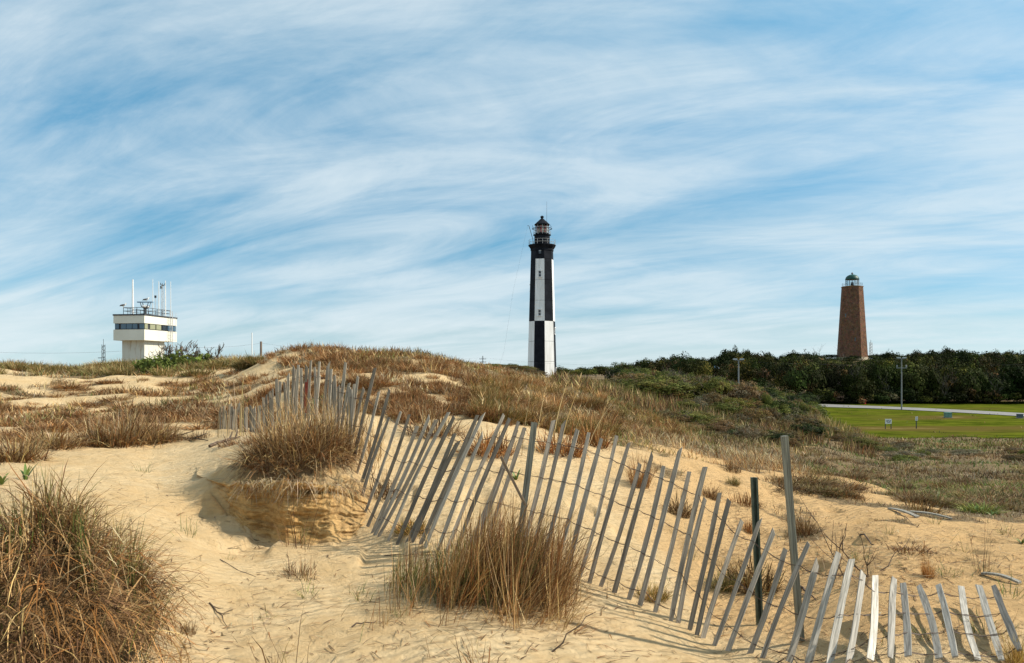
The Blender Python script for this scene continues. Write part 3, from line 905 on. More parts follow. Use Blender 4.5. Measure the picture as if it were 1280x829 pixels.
# ------------------------------------------------------------------ old brick lighthouse
def build_brick_lighthouse():
    d = 261.0
    k = d / F
    bx = (1065.3 - 640) * k
    z0 = ZC - (451 - HOR) * k - 2.0
    root = empty("brick_lighthouse", (bx, d, z0), "old brown brick octagonal lighthouse with green dome above the woods", "lighthouse")
    zz = lambda py: ZC + (HOR - py) * k - z0
    rot = R(-33)
    zb, zt = zz(446.5), zz(358.5)
    r0, r1 = 4.78, 3.30
    # tapered brick faces, each with its own metric UVs
    for i in range(8):
        a0, a1 = rot + R(45 * i), rot + R(45 * (i + 1))
        v = []
        for rr, z in ((r0, zb), (r1, zt)):
            for a in (a0, a1):
                v.append(face_pt(a, rr) + Vector((0, 0, z)))
        for rr, z in ((r0 - .5, zb), (r1 - .5, zt)):
            for a in (a0, a1):
                v.append(face_pt(a, rr) + Vector((0, 0, z)))
        me = bpy.data.meshes.new("brick_wall")
        me.from_pydata(v, [], [(0, 1, 3, 2), (4, 6, 7, 5), (2, 3, 7, 6)])
        uvl = me.uv_layers.new(name="UVMap")
        co = {0: (-1.9 + i * 7, 0), 1: (1.9 + i * 7, 0), 2: (-1.3 + i * 7, zt - zb), 3: (1.3 + i * 7, zt - zb)}
        for li, lp in enumerate(me.loops):
            uvl.data[li].uv = co.get(lp.vertex_index, (0, 0))
        link("brick_wall", me, BRICK, root)
    MB().lathe([(r0 + .15, -1.5), (r0 + .4, zb - .9), (r0 + .15, zb - .45), (r0 + .02, zb)], 8, rot=rot).build("stone_base", STONE, root)
    co = MB().lathe([(r1, zt - .25), (r1 + .16, zt - .22), (r1 + .2, zt + .02), (r1 - .1, zt + .06)], 8, rot=rot).build("cornice", BRICKPALE, root)
    zd = zt + .06
    rl = MB()
    for q in (.5, 1.0):
        rl.tube([(3.1 * math.sin(t), -3.1 * math.cos(t), zd + 1.0 * q) for t in np.linspace(0, 2 * math.pi, 25)], .025, 4, False)
    ro = rl.build("railing", STEEL, root)
    for i in range(12):
        t = 2 * math.pi * i / 12
        MB().tube([(3.1 * math.sin(t), -3.1 * math.cos(t), zd), (3.1 * math.sin(t), -3.1 * math.cos(t), zd + 1.0)], .025, 4).build("railing_post", STEEL, ro)
    zg = zz(349.5)
    MB().lathe([(2.05, zd), (2.05, zd + .2)], 16).build("lantern_base", GREENCU, root)
    lg = MB().lathe([(1.98, zd + .2), (1.98, zg)], 16).build("lantern_glass", LANTGLASS, root)
    for i in range(16):
        t = 2 * math.pi * i / 16
        MB().tube([(2.03 * math.sin(t), -2.03 * math.cos(t), zd + .3), (2.03 * math.sin(t), -2.03 * math.cos(t), zg)], .055, 4).build("glazing_bar", STEEL, lg)
    for q in (.4, .75):
        MB().tube([(2.03 * math.sin(t), -2.03 * math.cos(t), zd + .3 + (zg - zd - .3) * q) for t in np.linspace(0, 2 * math.pi, 33)], .04, 4, False).build("glazing_ring", STEEL, lg)
    zp = zz(343.4)
    dm = [(2.15, zg - .05), (2.2, zg + .1)] + [(2.1 * math.cos(t), zg + .15 + (zp - zg - .1) * math.sin(t)) for t in np.linspace(.1, 1.4, 8)]
    MB().lathe(dm, 20).build("dome", GREENCU, root, smooth=True)
    MB().lathe([(.2, zp - .15), (.2, zp + .15), (.36, zp + .35), (.2, zp + .65), (.03, zp + .75)], 10).build("finial", STEEL, root)
    MB().lathe([(.5, zd), (.5, zd + .5), (.35, zd + 1.4)], 10).build("lamp_stand", STEEL, root)
    # slit window on the front faces
    for face, py in ((-1, 395), (0, 425)):
        ang = rot + R(45 * face + 22.5)
        z = zz(py)
        ap = (r0 + (r1 - r0) * (z - zb) / (zt - zb)) * math.cos(R(22.5))
        M = Matrix.Translation((ap * math.sin(ang), -ap * math.cos(ang), z)) @ Matrix.Rotation(ang, 4, "Z")
        MB().box((-.22, -.03, -.6), (.22, .3, .6), M).build("window", PANEDARK, root)


build_brick_lighthouse()


# ------------------------------------------------------------------ control tower
TOWER = {}


def build_control_tower():
    d0 = 95.0
    k = d0 / F
    corner = Vector(((180.5 - 640) * k, d0, 0))
    z0 = float(terr(corner.x, corner.y + 3)) - 0.5
    a = R(9)            # left face turns away by this much
    dl = Vector((-math.cos(a), math.sin(a), 0))     # along the left face
    dr = Vector((math.sin(a), math.cos(a), 0))      # along the right face
    LL, LR = 4.05, 6.75
    cx_ = corner + dl * (LL / 2) + dr * (LR / 2)
    root = empty("control_tower", (cx_.x, cx_.y, z0), "cream concrete watch tower with dark window band and roof antennas", "tower")
    # local frame: x along dr, y along dl
    B = Matrix((( dr.x, dl.x, 0, corner.x - cx_.x), (dr.y, dl.y, 0, corner.y - cx_.y), (0, 0, 1, 0), (0, 0, 0, 1)))
    zz = lambda py: ZC + (HOR - py) * k - z0
    zr, zw1, zw0, zb = zz(394.2), zz(404.0), zz(411.8), zz(425.3)
    ins = .95
    MB().box((.9, .6, -1), (5.0, 3.53, zb), B).build("shaft", SHAFTMAT, root)
    MB().box((0, 0, zb), (LR, LL, zw0), B).build("cab_apron", CONC, root)
    MB().box((.12, .12, zw0), (LR - .12, LL - .12, zw1), B).build("window_band", DARKTRIM, root)
    MB().box((0, 0, zw1), (LR, LL, zr), B).build("cab_parapet", CONC, root)
    MB().box((-.06, -.06, zr + .003), (LR + .06, LL + .06, zr + .17), B).build("roof_edge", DARKTRIM, root)
    zt = zr + .17

    def pane(face, u0, u1, mat):
        lo, hi = zw0 + .09, zw1 - .07
        if face == "L":    # left face: x=0 plane, runs along y
            MB().box((.04, u0, lo), (.115, u1, hi), B).build("window_pane", mat, root)
        else:
            MB().box((u0, .04, lo), (u1, .115, hi), B).build("window_pane", mat, root)
    for u0, u1 in ((.14, .66), (.95, 1.58), (1.66, 2.36), (2.44, 3.08), (3.36, 3.88)):
        pane("L", u0, u1, PANE)
    for u0, u1, m in ((.15, .72, PANEWARM), (1.2, 2.25, PANEWARM), (2.45, 3.45, PANEWARM), (3.65, 4.75, PANEDARK), (4.85, 5.75, PANE), (6.0, 6.58, PANE)):
        pane("R", u0, u1, m)
    # rust stains are in the shaft paint; railing on the roof
    def rail(p, q, n):
        m = MB()
        for h in (.42, .82):
            m.tube([B @ Vector((*p, zt + h)), B @ Vector((*q, zt + h))], .03, 4)
        ro = m.build("railing", STEEL, root)
        for i in range(n + 1):
            w = Vector(p).lerp(Vector(q), i / n)
            MB().tube([B @ Vector((*w, zt)), B @ Vector((*w, zt + .84))], .035, 4).build("railing_post", STEEL, ro)
    c = [(.6, .5), (LR - .7, .5), (LR - .7, LL - .6), (.6, LL - .9)]
    rail(c[0], c[1], 6); rail(c[1], c[2], 3); rail(c[2], c[3], 6); rail(c[3], c[0], 3)
    # whip antennas at the photographed columns, standing on the roof
    def roof_at(px, depth):      # local roof point seen at photo column px, `depth` metres behind the near corner
        dd = d0 + depth
        return Vector(((px - 640) / F * dd - cx_.x, dd - cx_.y, zt))
    for px, dep, py, r_ in ((166, 3.4, 349.5, .13), (191, 2.6, 349, .05), (198.5, 4.0, 352, .065), (206.8, 5.0, 351, .075), (213.4, 6.6, 352, .05)):
        p = roof_at(px, dep)
        zt_ = ZC + (HOR - py) / F * (d0 + dep) - z0
        MB().tube([p, p + Vector((0, 0, .5)), (p.x, p.y, zt_)], [r_, r_, r_ * .6], 6).build("whip_antenna", WHITE, root)
    p = roof_at(203.2, 4.6)
    ztm = ZC + (HOR - 352) / F * (d0 + 4.6) - z0
    lm = MB()
    for i in range(3):
        t = i * 2 * math.pi / 3
        lm.tube([(p.x + .16 * math.cos(t), p.y + .16 * math.sin(t), zt), (p.x + .12 * math.cos(t), p.y + .12 * math.sin(t), ztm - .4)], .025, 4)
    for j in range(12):
        za, t = zt + j * (ztm - .4 - zt) / 12, j * 2.1
        lm.tube([(p.x + .15 * math.cos(t), p.y + .15 * math.sin(t), za), (p.x + .15 * math.cos(t + 2.1), p.y + .15 * math.sin(t + 2.1), za + .28)], .018, 4)
    lm.build("lattice_mast", GALV, root)
    cu = MB()
    for j in range(3):
        t = j * 2.1
        cu.tube([(p.x, p.y, ztm - .5), (p.x + .3 * math.cos(t), p.y + .3 * math.sin(t), ztm - .4), (p.x + .3 * math.cos(t), p.y + .3 * math.sin(t), ztm - .2)], .05, 4)
    cu.tube([(p.x - .15, p.y, ztm - .9), (p.x - .15, p.y, ztm - .55)], .13, 6)
    cu.build("weather_sensor", STEEL, root)
    p = roof_at(194.3, 3.4)
    MB().tube([p, p + Vector((0, 0, 2.3))], .03, 4).build("thin_mast", GALV, root)
    MB().box((p.x - .12, p.y - .04, p.z + 2.2), (p.x + .12, p.y + .04, p.z + 2.5)).build("mast_sensor", STEEL, root)
    # radar: pedestal, cradle arms, scanner bar
    p = roof_at(181.8, .9)
    k2 = (d0 + .9) / F
    h = lambda py: (ZC + (HOR - py) * k2) - z0
    ra = MB().tube([p, (p.x, p.y, h(384.5))], .16, 8).build("radar_pedestal", STEEL, root)
    MB().lathe([(.2, h(385)), (.42, h(384)), (.42, h(382.5)), (.2, h(381.5))], 10, (p.x, p.y, 0)).build("radar_motor", WHITE, root)
    for s in (-1, 1):
        for s2 in (-1, 1):
            MB().tube([(p.x + .12 * s, p.y + .1 * s2, h(386)), (p.x + .36 * s, p.y + .3 * s2, h(383)), (p.x + .48 * s, p.y + .3 * s2, h(378.4))], .05, 5).build("radar_arm", STEEL, root)
    MB().box((p.x - .95, p.y - .16, h(378.4)), (p.x + .95, p.y + .16, h(377.2))).build("radar_scanner", BLUEPAINT, root)
    TOWER["scanner"] = Vector((cx_.x + p.x + .1, cx_.y + p.y, z0 + h(377.2)))
    rp = B @ Vector((.6, LL - .9, zt + .85))
    TOWER["rail"] = Vector((cx_.x + rp.x, cx_.y + rp.y, z0 + rp.z))
    # caged ladder on the right face
    la = MB()
    for x in (4.9, 5.45):
        la.tube([B @ Vector((x, -.22, 0)), B @ Vector((x, -.22, zt + .7)), B @ Vector((x, .3, zt + .7))], .03, 4)
    for x, y in ((4.75, -.6), (5.18, -.85), (5.6, -.6)):
        la.tube([B @ Vector((x, y, zb - 2.5)), B @ Vector((x, y, zt + .5))], .018, 4)
    lo = la.build("ladder", GALV, root)
    z = .3
    while z < zt + .6:
        MB().tube([B @ Vector((4.9, -.22, z)), B @ Vector((5.45, -.22, z))], .018, 4).build("rung", GALV, lo)
        z += .45
    z = zb - 2.5
    while z < zt + .6:
        MB().tube([B @ Vector(q) for q in ((4.9, -.22, z), (4.75, -.6, z), (5.18, -.85, z), (5.6, -.6, z), (5.45, -.22, z))], .018, 4).build("hoop", GALV, lo)
        z += .9


def shaft_mat():
    m, ns, ls, b = base_mat("stained_cream_paint", 0.8, 0.2)
    t = node(ns, "ShaderNodeTexCoord")
    n = node(ns, "ShaderNodeTexNoise", i_Scale=0.5, i_Detail=8)
    ls.new(t.outputs["Object"], n.inputs["Vector"])
    c = mixc(ns, ls, n.outputs["Fac"], (0.60, 0.59, 0.50), (0.72, 0.70, 0.62))
    mp = node(ns, "ShaderNodeMapping")
    mp.inputs["Scale"].default_value = (2.2, 2.2, 0.28)
    ls.new(t.outputs["Object"], mp.inputs[0])
    n2 = node(ns, "ShaderNodeTexNoise", i_Scale=1.4, i_Detail=6, i_Roughness=0.7)
    ls.new(mp.outputs[0], n2.inputs["Vector"])
    c = mixc(ns, ls, ramp(ns, ls, n2.outputs["Fac"], [(0.52, 0.0), (0.70, 0.75)]), c, (0.36, 0.24, 0.11))
    ls.new(c, b.inputs["Base Color"])
    return m


SHAFTMAT = shaft_mat()
build_control_tower()


def build_gull(loc, rz, label):
    root = empty("gull", loc, label, "bird", "gulls on the watch tower", rz)
    # body faces +x
    def ell(c, r, tilt=0.0, n=10, m=7, beak=0):
        v, f = [], []
        for i in range(m + 1):
            t = math.pi * i / m
            for j in range(n):
                p = 2 * math.pi * j / n
                x = r[0] * math.cos(t); s = math.sin(t)
                q = Vector((x, r[1] * s * math.cos(p), r[2] * s * math.sin(p)))
                q.rotate(Matrix.Rotation(-tilt, 3, "Y"))
                v.append(q + Vector(c))
        for i in range(m):
            for j in range(n):
                f.append((i * n + j, i * n + (j + 1) % n, (i + 1) * n + (j + 1) % n, (i + 1) * n + j))
        return v, f
    b = MB()
    b.add(*ell((0, 0, .26), (.27, .11, .12), .28))
    b.tube([(.14, 0, .30), (.21, 0, .40), (.24, 0, .46)], [.09, .065, .06], 8)
    b.add(*ell((.26, 0, .48), (.075, .055, .06), .0))
    b.build("body", FEATHER_W, root, True)
    for s in (-1, 1):
        w = MB().add(*ell((-.10, .085 * s, .28), (.30, .045, .085), .22))
        w.build("wing", FEATHER_D, root, True)
        lg = MB().tube([(.0, .045 * s, .17), (.01, .045 * s, .02)], .012, 5)
        lg.box((-.01, .045 * s - .02, 0), (.07, .045 * s + .02, .012))
        lg.build("leg", BEAK, root)
    MB().add(*ell((-.34, 0, .17), (.13, .06, .025), .3)).build("tail", FEATHER_D, root, True)
    MB().tube([(.32, 0, .475), (.40, 0, .465)], [.02, .006], 5).build("beak", BEAK, root)
    for s in (-1, 1):
        MB().lathe([(.001, -.008), (.01, 0), (.001, .008)], 6, (.295, .05 * s, .49)).build("eye", DARKTRIM, root)
    return root


build_gull(TOWER["scanner"], R(20), "dark winged gull standing on the radar scanner of the watch tower")
build_gull(TOWER["rail"], R(10), "gull perched on the left roof railing post of the watch tower")


# ------------------------------------------------------------------ poles, masts, wires, signs, cabinets
def lattice(px, py0, py1, d, w, label, group=None, top=True):
    b = P(px, py1, d)
    gz = float(terr(b.x, b.y))
    root = empty("lattice_mast", (b.x, d, gz - .2), label, "mast", group)
    H = ZC + (HOR - py0) / F * d - gz + .2
    for i in range(3):
        t = i * 2.094
        MB().tube([(w * math.cos(t), w * math.sin(t), 0), (w * .7 * math.cos(t), w * .7 * math.sin(t), H)], w * .13, 4).build("mast_leg", STEEL if top else GALV, root)
    br = MB()
    n = 14
    for j in range(n):
        for i in range(3):
            t = i * 2.094; t2 = t + 2.094 * (1 if j % 2 else -1)
            br.tube([(w * .9 * math.cos(t), w * .9 * math.sin(t), H * j / n), (w * .88 * math.cos(t2), w * .88 * math.sin(t2), H * (j + 1) / n)], w * .08, 4)
    br.build("bracing", STEEL if top else GALV, root)
    MB().tube([(0, 0, H * .95), (0, 0, H * 1.12)], w * .1, 4).build("mast_tip", STEEL, root)
    if top:
        for q, o in ((.72, -.9), (.55, -1.1), (.48, -.8)):
            MB().box((o * 1.1, -.1, H * q), (.3, .1, H * q + .12)).build("antenna_arm", STEEL, root)


lattice(129.3, 431, 457, 150, .42, "small dark lattice antenna mast left of the watch tower")
lattice(1088.5, 428, 443, 330, .75, "slim pale lattice mast just right of the brick lighthouse", top=False)


def wood_pole(px, py0, d, r_, label, arms=(), name="utility_pole", mat=None, gd=None, cat="pole"):
    b = P(px, HOR, d)
    gz = float(terr(b.x, b.y))
    root = empty(name, (b.x, d, gz - .3), label, cat)
    H = ZC + (HOR - py0) / F * d - gz + .3
    MB().tube([(0, 0, 0), (0, 0, H)], [r_, r_ * .75], 8).build("pole", mat or POLE, root)
    for z, w in arms:
        a = MB().box((-w / 2, -.07, H - z - .08), (w / 2, .07, H - z + .08)).build("crossarm", mat or POLE, root)
        for s in (-.45, -.15, .15, .45):
            MB().tube([(w * s, 0, H - z + .08), (w * s, 0, H - z + .3)], .05, 5).build("insulator", STEEL, a)
    return root, H, gz


wood_pole(326.3, 427, 130, .24, "brown wooden utility pole beside the white pole on the dune skyline")
wood_pole(315.0, 416, 120, .10, "slender white flagpole on the dune skyline left of the utility pole", name="white_pole", mat=WHITE)
wood_pole(227, 433, 105, .20, "short wooden pole rising behind the green bush by the watch tower", arms=((.6, 1.6),))
wood_pole(603.5, 445, 260, .16, "distant thin pole with small crossarms left of the striped lighthouse", arms=((1.0, 2.2), (2.0, 2.2)), mat=STEEL)
wood_pole(777, 455, 210, .22, "wooden utility pole with crossarm in front of the trees right of the striped lighthouse", arms=((.5, 3.0),))


def lamp_post(px, py0, d, label, double):
    b = P(px, HOR, d)
    gz = float(terr(b.x, b.y))
    root = empty("lamp_post", (b.x, d, gz - .1), label, "lamp post", "lamp posts by the road")
    H = ZC + (HOR - py0) / F * d - gz + .1
    MB().tube([(0, 0, 0), (0, 0, H)], [.13, .09], 8).build("pole", LAMPGREY, root)
    MB().box((-.55, -.05, H - .12), (.55, .05, H)).build("crossarm", LAMPGREY, root)
    for s in (-1, 1):
        h = MB().box((s * .5 - .28, -.2, H), (s * .5 + .28, .2, H + .22)).build("lamp_head", GALV, root)
    if double:
        MB().box((-.9, -.04, H - 1.75), (.9, .04, H - 1.62)).build("lower_arm", LAMPGREY, root)
        for s in (-1, 1):
            MB().lathe([(.05, 0), (.14, .05), (.14, .4), (.05, .45)], 8, (s * .8, 0, H - 1.62)).build("lamp_head", LAMPGREY, root)


lamp_post(1127, 448, 140, "tall grey lamp post standing between the road and the dark woods", True)
lamp_post(923.2, 450, 118, "pale twin headed lamp post rising behind the scrub hill", False)


def sign(px, py_base, d, kind, label):
    b = GD(px, d)
    root = empty("sign_board" if kind == "wide" else "small_sign", (b.x, d, b.z + .04), label, "sign")
    k = d / F
    if kind == "wide":
        w, h0, h1 = 8.0 * k, 6.6 * k, 12.6 * k
        for s in (-1, 1):
            MB().box((s * w * .45 - .04, -.04, 0), (s * w * .45 + .04, .04, h0 + .3)).build("post", STEEL, root)
        bd = MB().box((-w / 2, -.09, h0), (w / 2, -.04, h1)).build("board", WHITE, root)
        # rows of blurred dark print
        for j, (q, u0, u1) in enumerate(((.72, -.36, .1), (.72, .18, .38), (.5, -.34, -.05), (.5, .02, .36), (.28, -.2, .3))):
            zc2 = h0 + (h1 - h0) * q
            MB().box((w * u0, -.096, zc2 - .035), (w * u1, -.091, zc2 + .035)).build("print_line", BOXGREY, bd)
    else:
        w, h0, h1 = 3.0 * k, 10.2 * k, 15.2 * k
        MB().box((-.05, -.04, 0), (.05, .04, h1 - .1)).build("post", STEEL, root)
        bd = MB().box((-w / 2, -.09, h0), (w / 2, -.045, h1)).build("board", WHITE, root)
        for q in (.7, .35):
            zc2 = h0 + (h1 - h0) * q
            MB().box((-w * .3, -.096, zc2 - .03), (w * .3, -.091, zc2 + .03)).build("print_line", STEEL, bd)


sign(1110.2, 537, 101, "wide", "wide white notice board on two legs in the lawn")
sign(1145.4, 537, 101.5, "narrow", "small white sign on a single dark post in the lawn")


def cabinet(px, py_base, w_px, h_px, mat, label):
    g = G(px, py_base, 90, 200)
    k = g.y / F
    root = empty("utility_cabinet", (g.x, g.y, g.z + .04), label, "cabinet", rz=R(-14))
    w, h = w_px * k, h_px * k
    MB().box((-w / 2 - .1, -.5, -.1), (w / 2 + .1, .7, .12)).build("plinth", STONE, root)
    MB().box((-w / 2, -.4, .122), (w / 2, .55, h * .93)).build("body", mat, root)
    MB().box((-w / 2 - .05, -.46, h * .93 + .002), (w / 2 + .05, .6, h)).build("lid", mat, root)
    for s in (0, 1):
        MB().box((-w / 2 + .06 + s * w / 2, -.43, .2), (s * w / 2 - .06, -.405, h * .88)).build("door", mat, root)


cabinet(1185, 523.0, 7.4, 7.0, BOXGREEN, "pale green utility cabinet in front of the road")
cabinet(1275, 523.5, 5.2, 5.6, BOXGREY, "dark grey utility cabinet by the road at the right picture edge")


def hydrant(px, d):
    b = GD(px, d)
    root = empty("fire_hydrant", (b.x, d, b.z), "red fire hydrant on the far verge of the road", "hydrant")
    MB().lathe([(.28, 0), (.28, .1), (.18, .12), (.18, .75), (.24, .78), (.22, .95), (.10, 1.08), (.04, 1.12)], 10).build("barrel", HYDRANT, root)
    for s in (-1, 1):
        MB().tube([(s * .15, 0, .62), (s * .36, 0, .62)], .10, 8).build("nozzle", HYDRANT, root)


hydrant(1081, 156)


def house():
    d = 182
    k = d / F
    c = P(895, 472, d)
    gz = float(terr(c.x, d))
    root = empty("house", (c.x, d, gz - .3), "red roofed house half hidden among the trees", "house", rz=R(-28))
    z1 = ZC - (471 - HOR) * k - gz + .3
    z2 = ZC - (459.5 - HOR) * k - gz + .3
    MB().box((-2.6, -2.2, 0), (2.6, 2.2, z1)).build("wall", BRICKPALE, root)
    rf = MB().add([(-3.0, -2.6, z1), (3.0, -2.6, z1), (3.0, 2.6, z1), (-3.0, 2.6, z1), (-.7, 0, z2), (.7, 0, z2)],
                  [(0, 1, 5, 4), (1, 2, 5), (2, 3, 4, 5), (3, 0, 4), (0, 3, 2, 1)]).build("roof", ROOFRED, root)
    MB().add([(-.9, -.6, z2 - .25), (.9, -.6, z2 - .25), (.9, .6, z2 - .25), (-.9, .6, z2 - .25), (0, 0, z2 + .55)],
             [(0, 1, 4), (1, 2, 4), (2, 3, 4), (3, 0, 4), (0, 3, 2, 1)]).build("cupola", BLUEPAINT, rf)
    for x in (-1.3, 1.3):
        w = MB().box((x - .45, -2.27, z1 - 2.0), (x + .45, -2.205, z1 - .7)).build("window", WHITE, root)
        MB().box((x - .36, -2.30, z1 - 1.9), (x + .36, -2.275, z1 - .8)).build("pane", PANEDARK, w)


house()


def far_fence():
    d = 150.0
    xs = [(px - 640) / F * d for px in range(712, 880, 11)]
    p0 = GD(790, d)
    root = empty("rail_fence", (p0.x, d, p0.z), "low rail fence below the trees right of the striped lighthouse", "fence")
    tops = []
    for x in xs:
        gz = float(terr(x, d)) - p0.z
        MB().box((x - p0.x - .07, -.07, gz - .1), (x - p0.x + .07, .07, gz + 1.7)).build("post", POLE, root)
        tops.append((x - p0.x, gz))
    for h in (.9, 1.6):
        MB().tube([(x, 0, g + h) for x, g in tops], .05, 4).build("rail", POLE, root)


far_fence()


def power_line(pts, label, r_=.011):
    ps = []
    for (a, b) in zip(pts[:-1], pts[1:]):
        for t in np.linspace(0, 1, 9)[:-1]:
            q = P(*a).lerp(P(*b), t)
            q.z -= 4 * t * (1 - t) * (P(*b) - P(*a)).length * .012
            ps.append(q)
    ps.append(P(*pts[-1]))
    o = MB().tube(ps, r_, 4).build("power_line", STEEL)
    tag(o, label, "cable", "overhead power lines")


power_line([(-60, 437, 135), (227, 434, 105.2), (326.3, 429, 130), (603.5, 447, 260)], "thin overhead cable running past the wooden pole on the dune skyline")
power_line([(603.5, 447, 259.9), (777, 456, 210), (923, 452, 195), (1400, 452, 175)], "thin overhead cable passing the striped lighthouse toward the woods")
power_line([(1000, 440, 300), (1088, 438.5, 330), (1400, 441, 320)], "thin overhead cable beyond the brick lighthouse")


# ------------------------------------------------------------------ slatted sand fence
SL = [  # photo coordinates of every slat: top x, top y, bottom x, bottom y
    (1241.6, 732, 1273, 810), (1223.7, 733, 1251, 822), (1201, 735, 1222, 822), (1172, 730, 1193, 818), (1149, 734.5, 1172.6, 820),
    (1129, 730, 1135, 817), (1118.8, 721.5, 1113, 819), (1094, 719, 1088, 821), (1078.7, 716, 1060, 832), (1063.5, 699.4, 1035, 842),
    (1049, 690.6, 1006, 846), (1023, 703, 988, 822), (1010.8, 678.7, 948, 842), (982, 686, 926, 842), (968, 663.7, 906, 826), (949.8, 649.8, 889, 816),
    (927, 650.8, 877, 808), (912, 625, 870, 799), (900, 616, 861, 791), (881, 623, 848, 786), (881, 583.5, 841, 766), (862, 589.5, 820.5, 758),
    (849.8, 561, 804, 741), (829.7, 582.5, 783.5, 755), (816, 567.7, 765, 753), (800, 579.6, 745, 746), (786.5, 554, 734, 740), (771, 544.5, 721, 729),
    (752, 548, 709, 717), (736.6, 541, 693, 712), (721.6, 537, 677, 706), (705, 528, 661, 703), (691.8, 525.6, 648, 702),
    (656, 534.7, 604, 690), (648.6, 527, 590, 690), (646, 536, 583, 690), (637, 523, 571, 687), (629, 518, 560, 686), (604, 543, 549, 684), (603, 518, 533, 682), (597, 519, 525, 681),
    (573, 552, 516, 677), (569, 542, 510, 675), (567.7, 521, 500, 673), (560, 515, 491, 664), (545, 524.6, 479, 659), (537, 521, 474, 657),
    (521.6, 532.5, 470.5, 655), (512, 518, 464, 646), (502, 514.6, 458, 636), (486, 522, 452, 624), (487, 487, 448.6, 612), (473.7, 489.5, 443, 600),
    (469, 460, 438, 594), (455, 485.5, 433, 590), (447.6, 470.7, 428, 585), (436, 479, 424, 576), (432, 453, 417, 566), (417, 477, 411, 560), (411, 454, 402, 556),
    (400, 452, 394, 553), (388.6, 451, 387, 551), (384, 458, 381, 549), (376.7, 460, 375, 548), (372.7, 456, 371, 547), (367, 458, 366, 546), (360, 468, 361, 545),
    (356, 478, 357, 544), (349.6, 477, 352, 544), (346, 474, 347, 543), (341, 486, 343, 542), (337, 490, 338, 542), (333, 494, 334, 542), (329, 497, 330, 542),
]
random.seed(3)
for i, x in enumerate(np.arange(326, 275, -3.3)):
    SL.append((x + random.uniform(-1.5, 1.5), 508 + random.uniform(-3, 6) - (x - 276) * .06, x + random.uniform(-.8, .8), 541))
for i in range(13):
    x = random.uniform(334, 440)
    yt = float(np.interp(x, [330, 345, 370, 400, 440], [495, 478, 458, 453, 472])) + random.uniform(0, 18)
    SL.append((x + random.uniform(-2, 5), yt, x - 2, float(np.interp(x, [330, 390, 420, 440], [542, 551, 567, 592]))))
SDX = [270, 310, 340, 370, 400, 412, 420, 430, 440, 450, 458, 465, 472, 480, 500, 525, 600, 720, 770, 850, 900, 950, 990, 1040, 1090, 1280]
SDD = [12.9, 12.3, 11.8, 11.0, 10.0, 9.6, 9.3, 8.9, 8.5, 8.1, 7.8, 7.6, 7.45, 7.35, 7.2, 7.08, 6.8, 6.4, 6.2, 5.9, 5.55, 5.3, 5.1, 4.85, 4.75, 4.7]
FENCE_O = GD(720, 6.4)


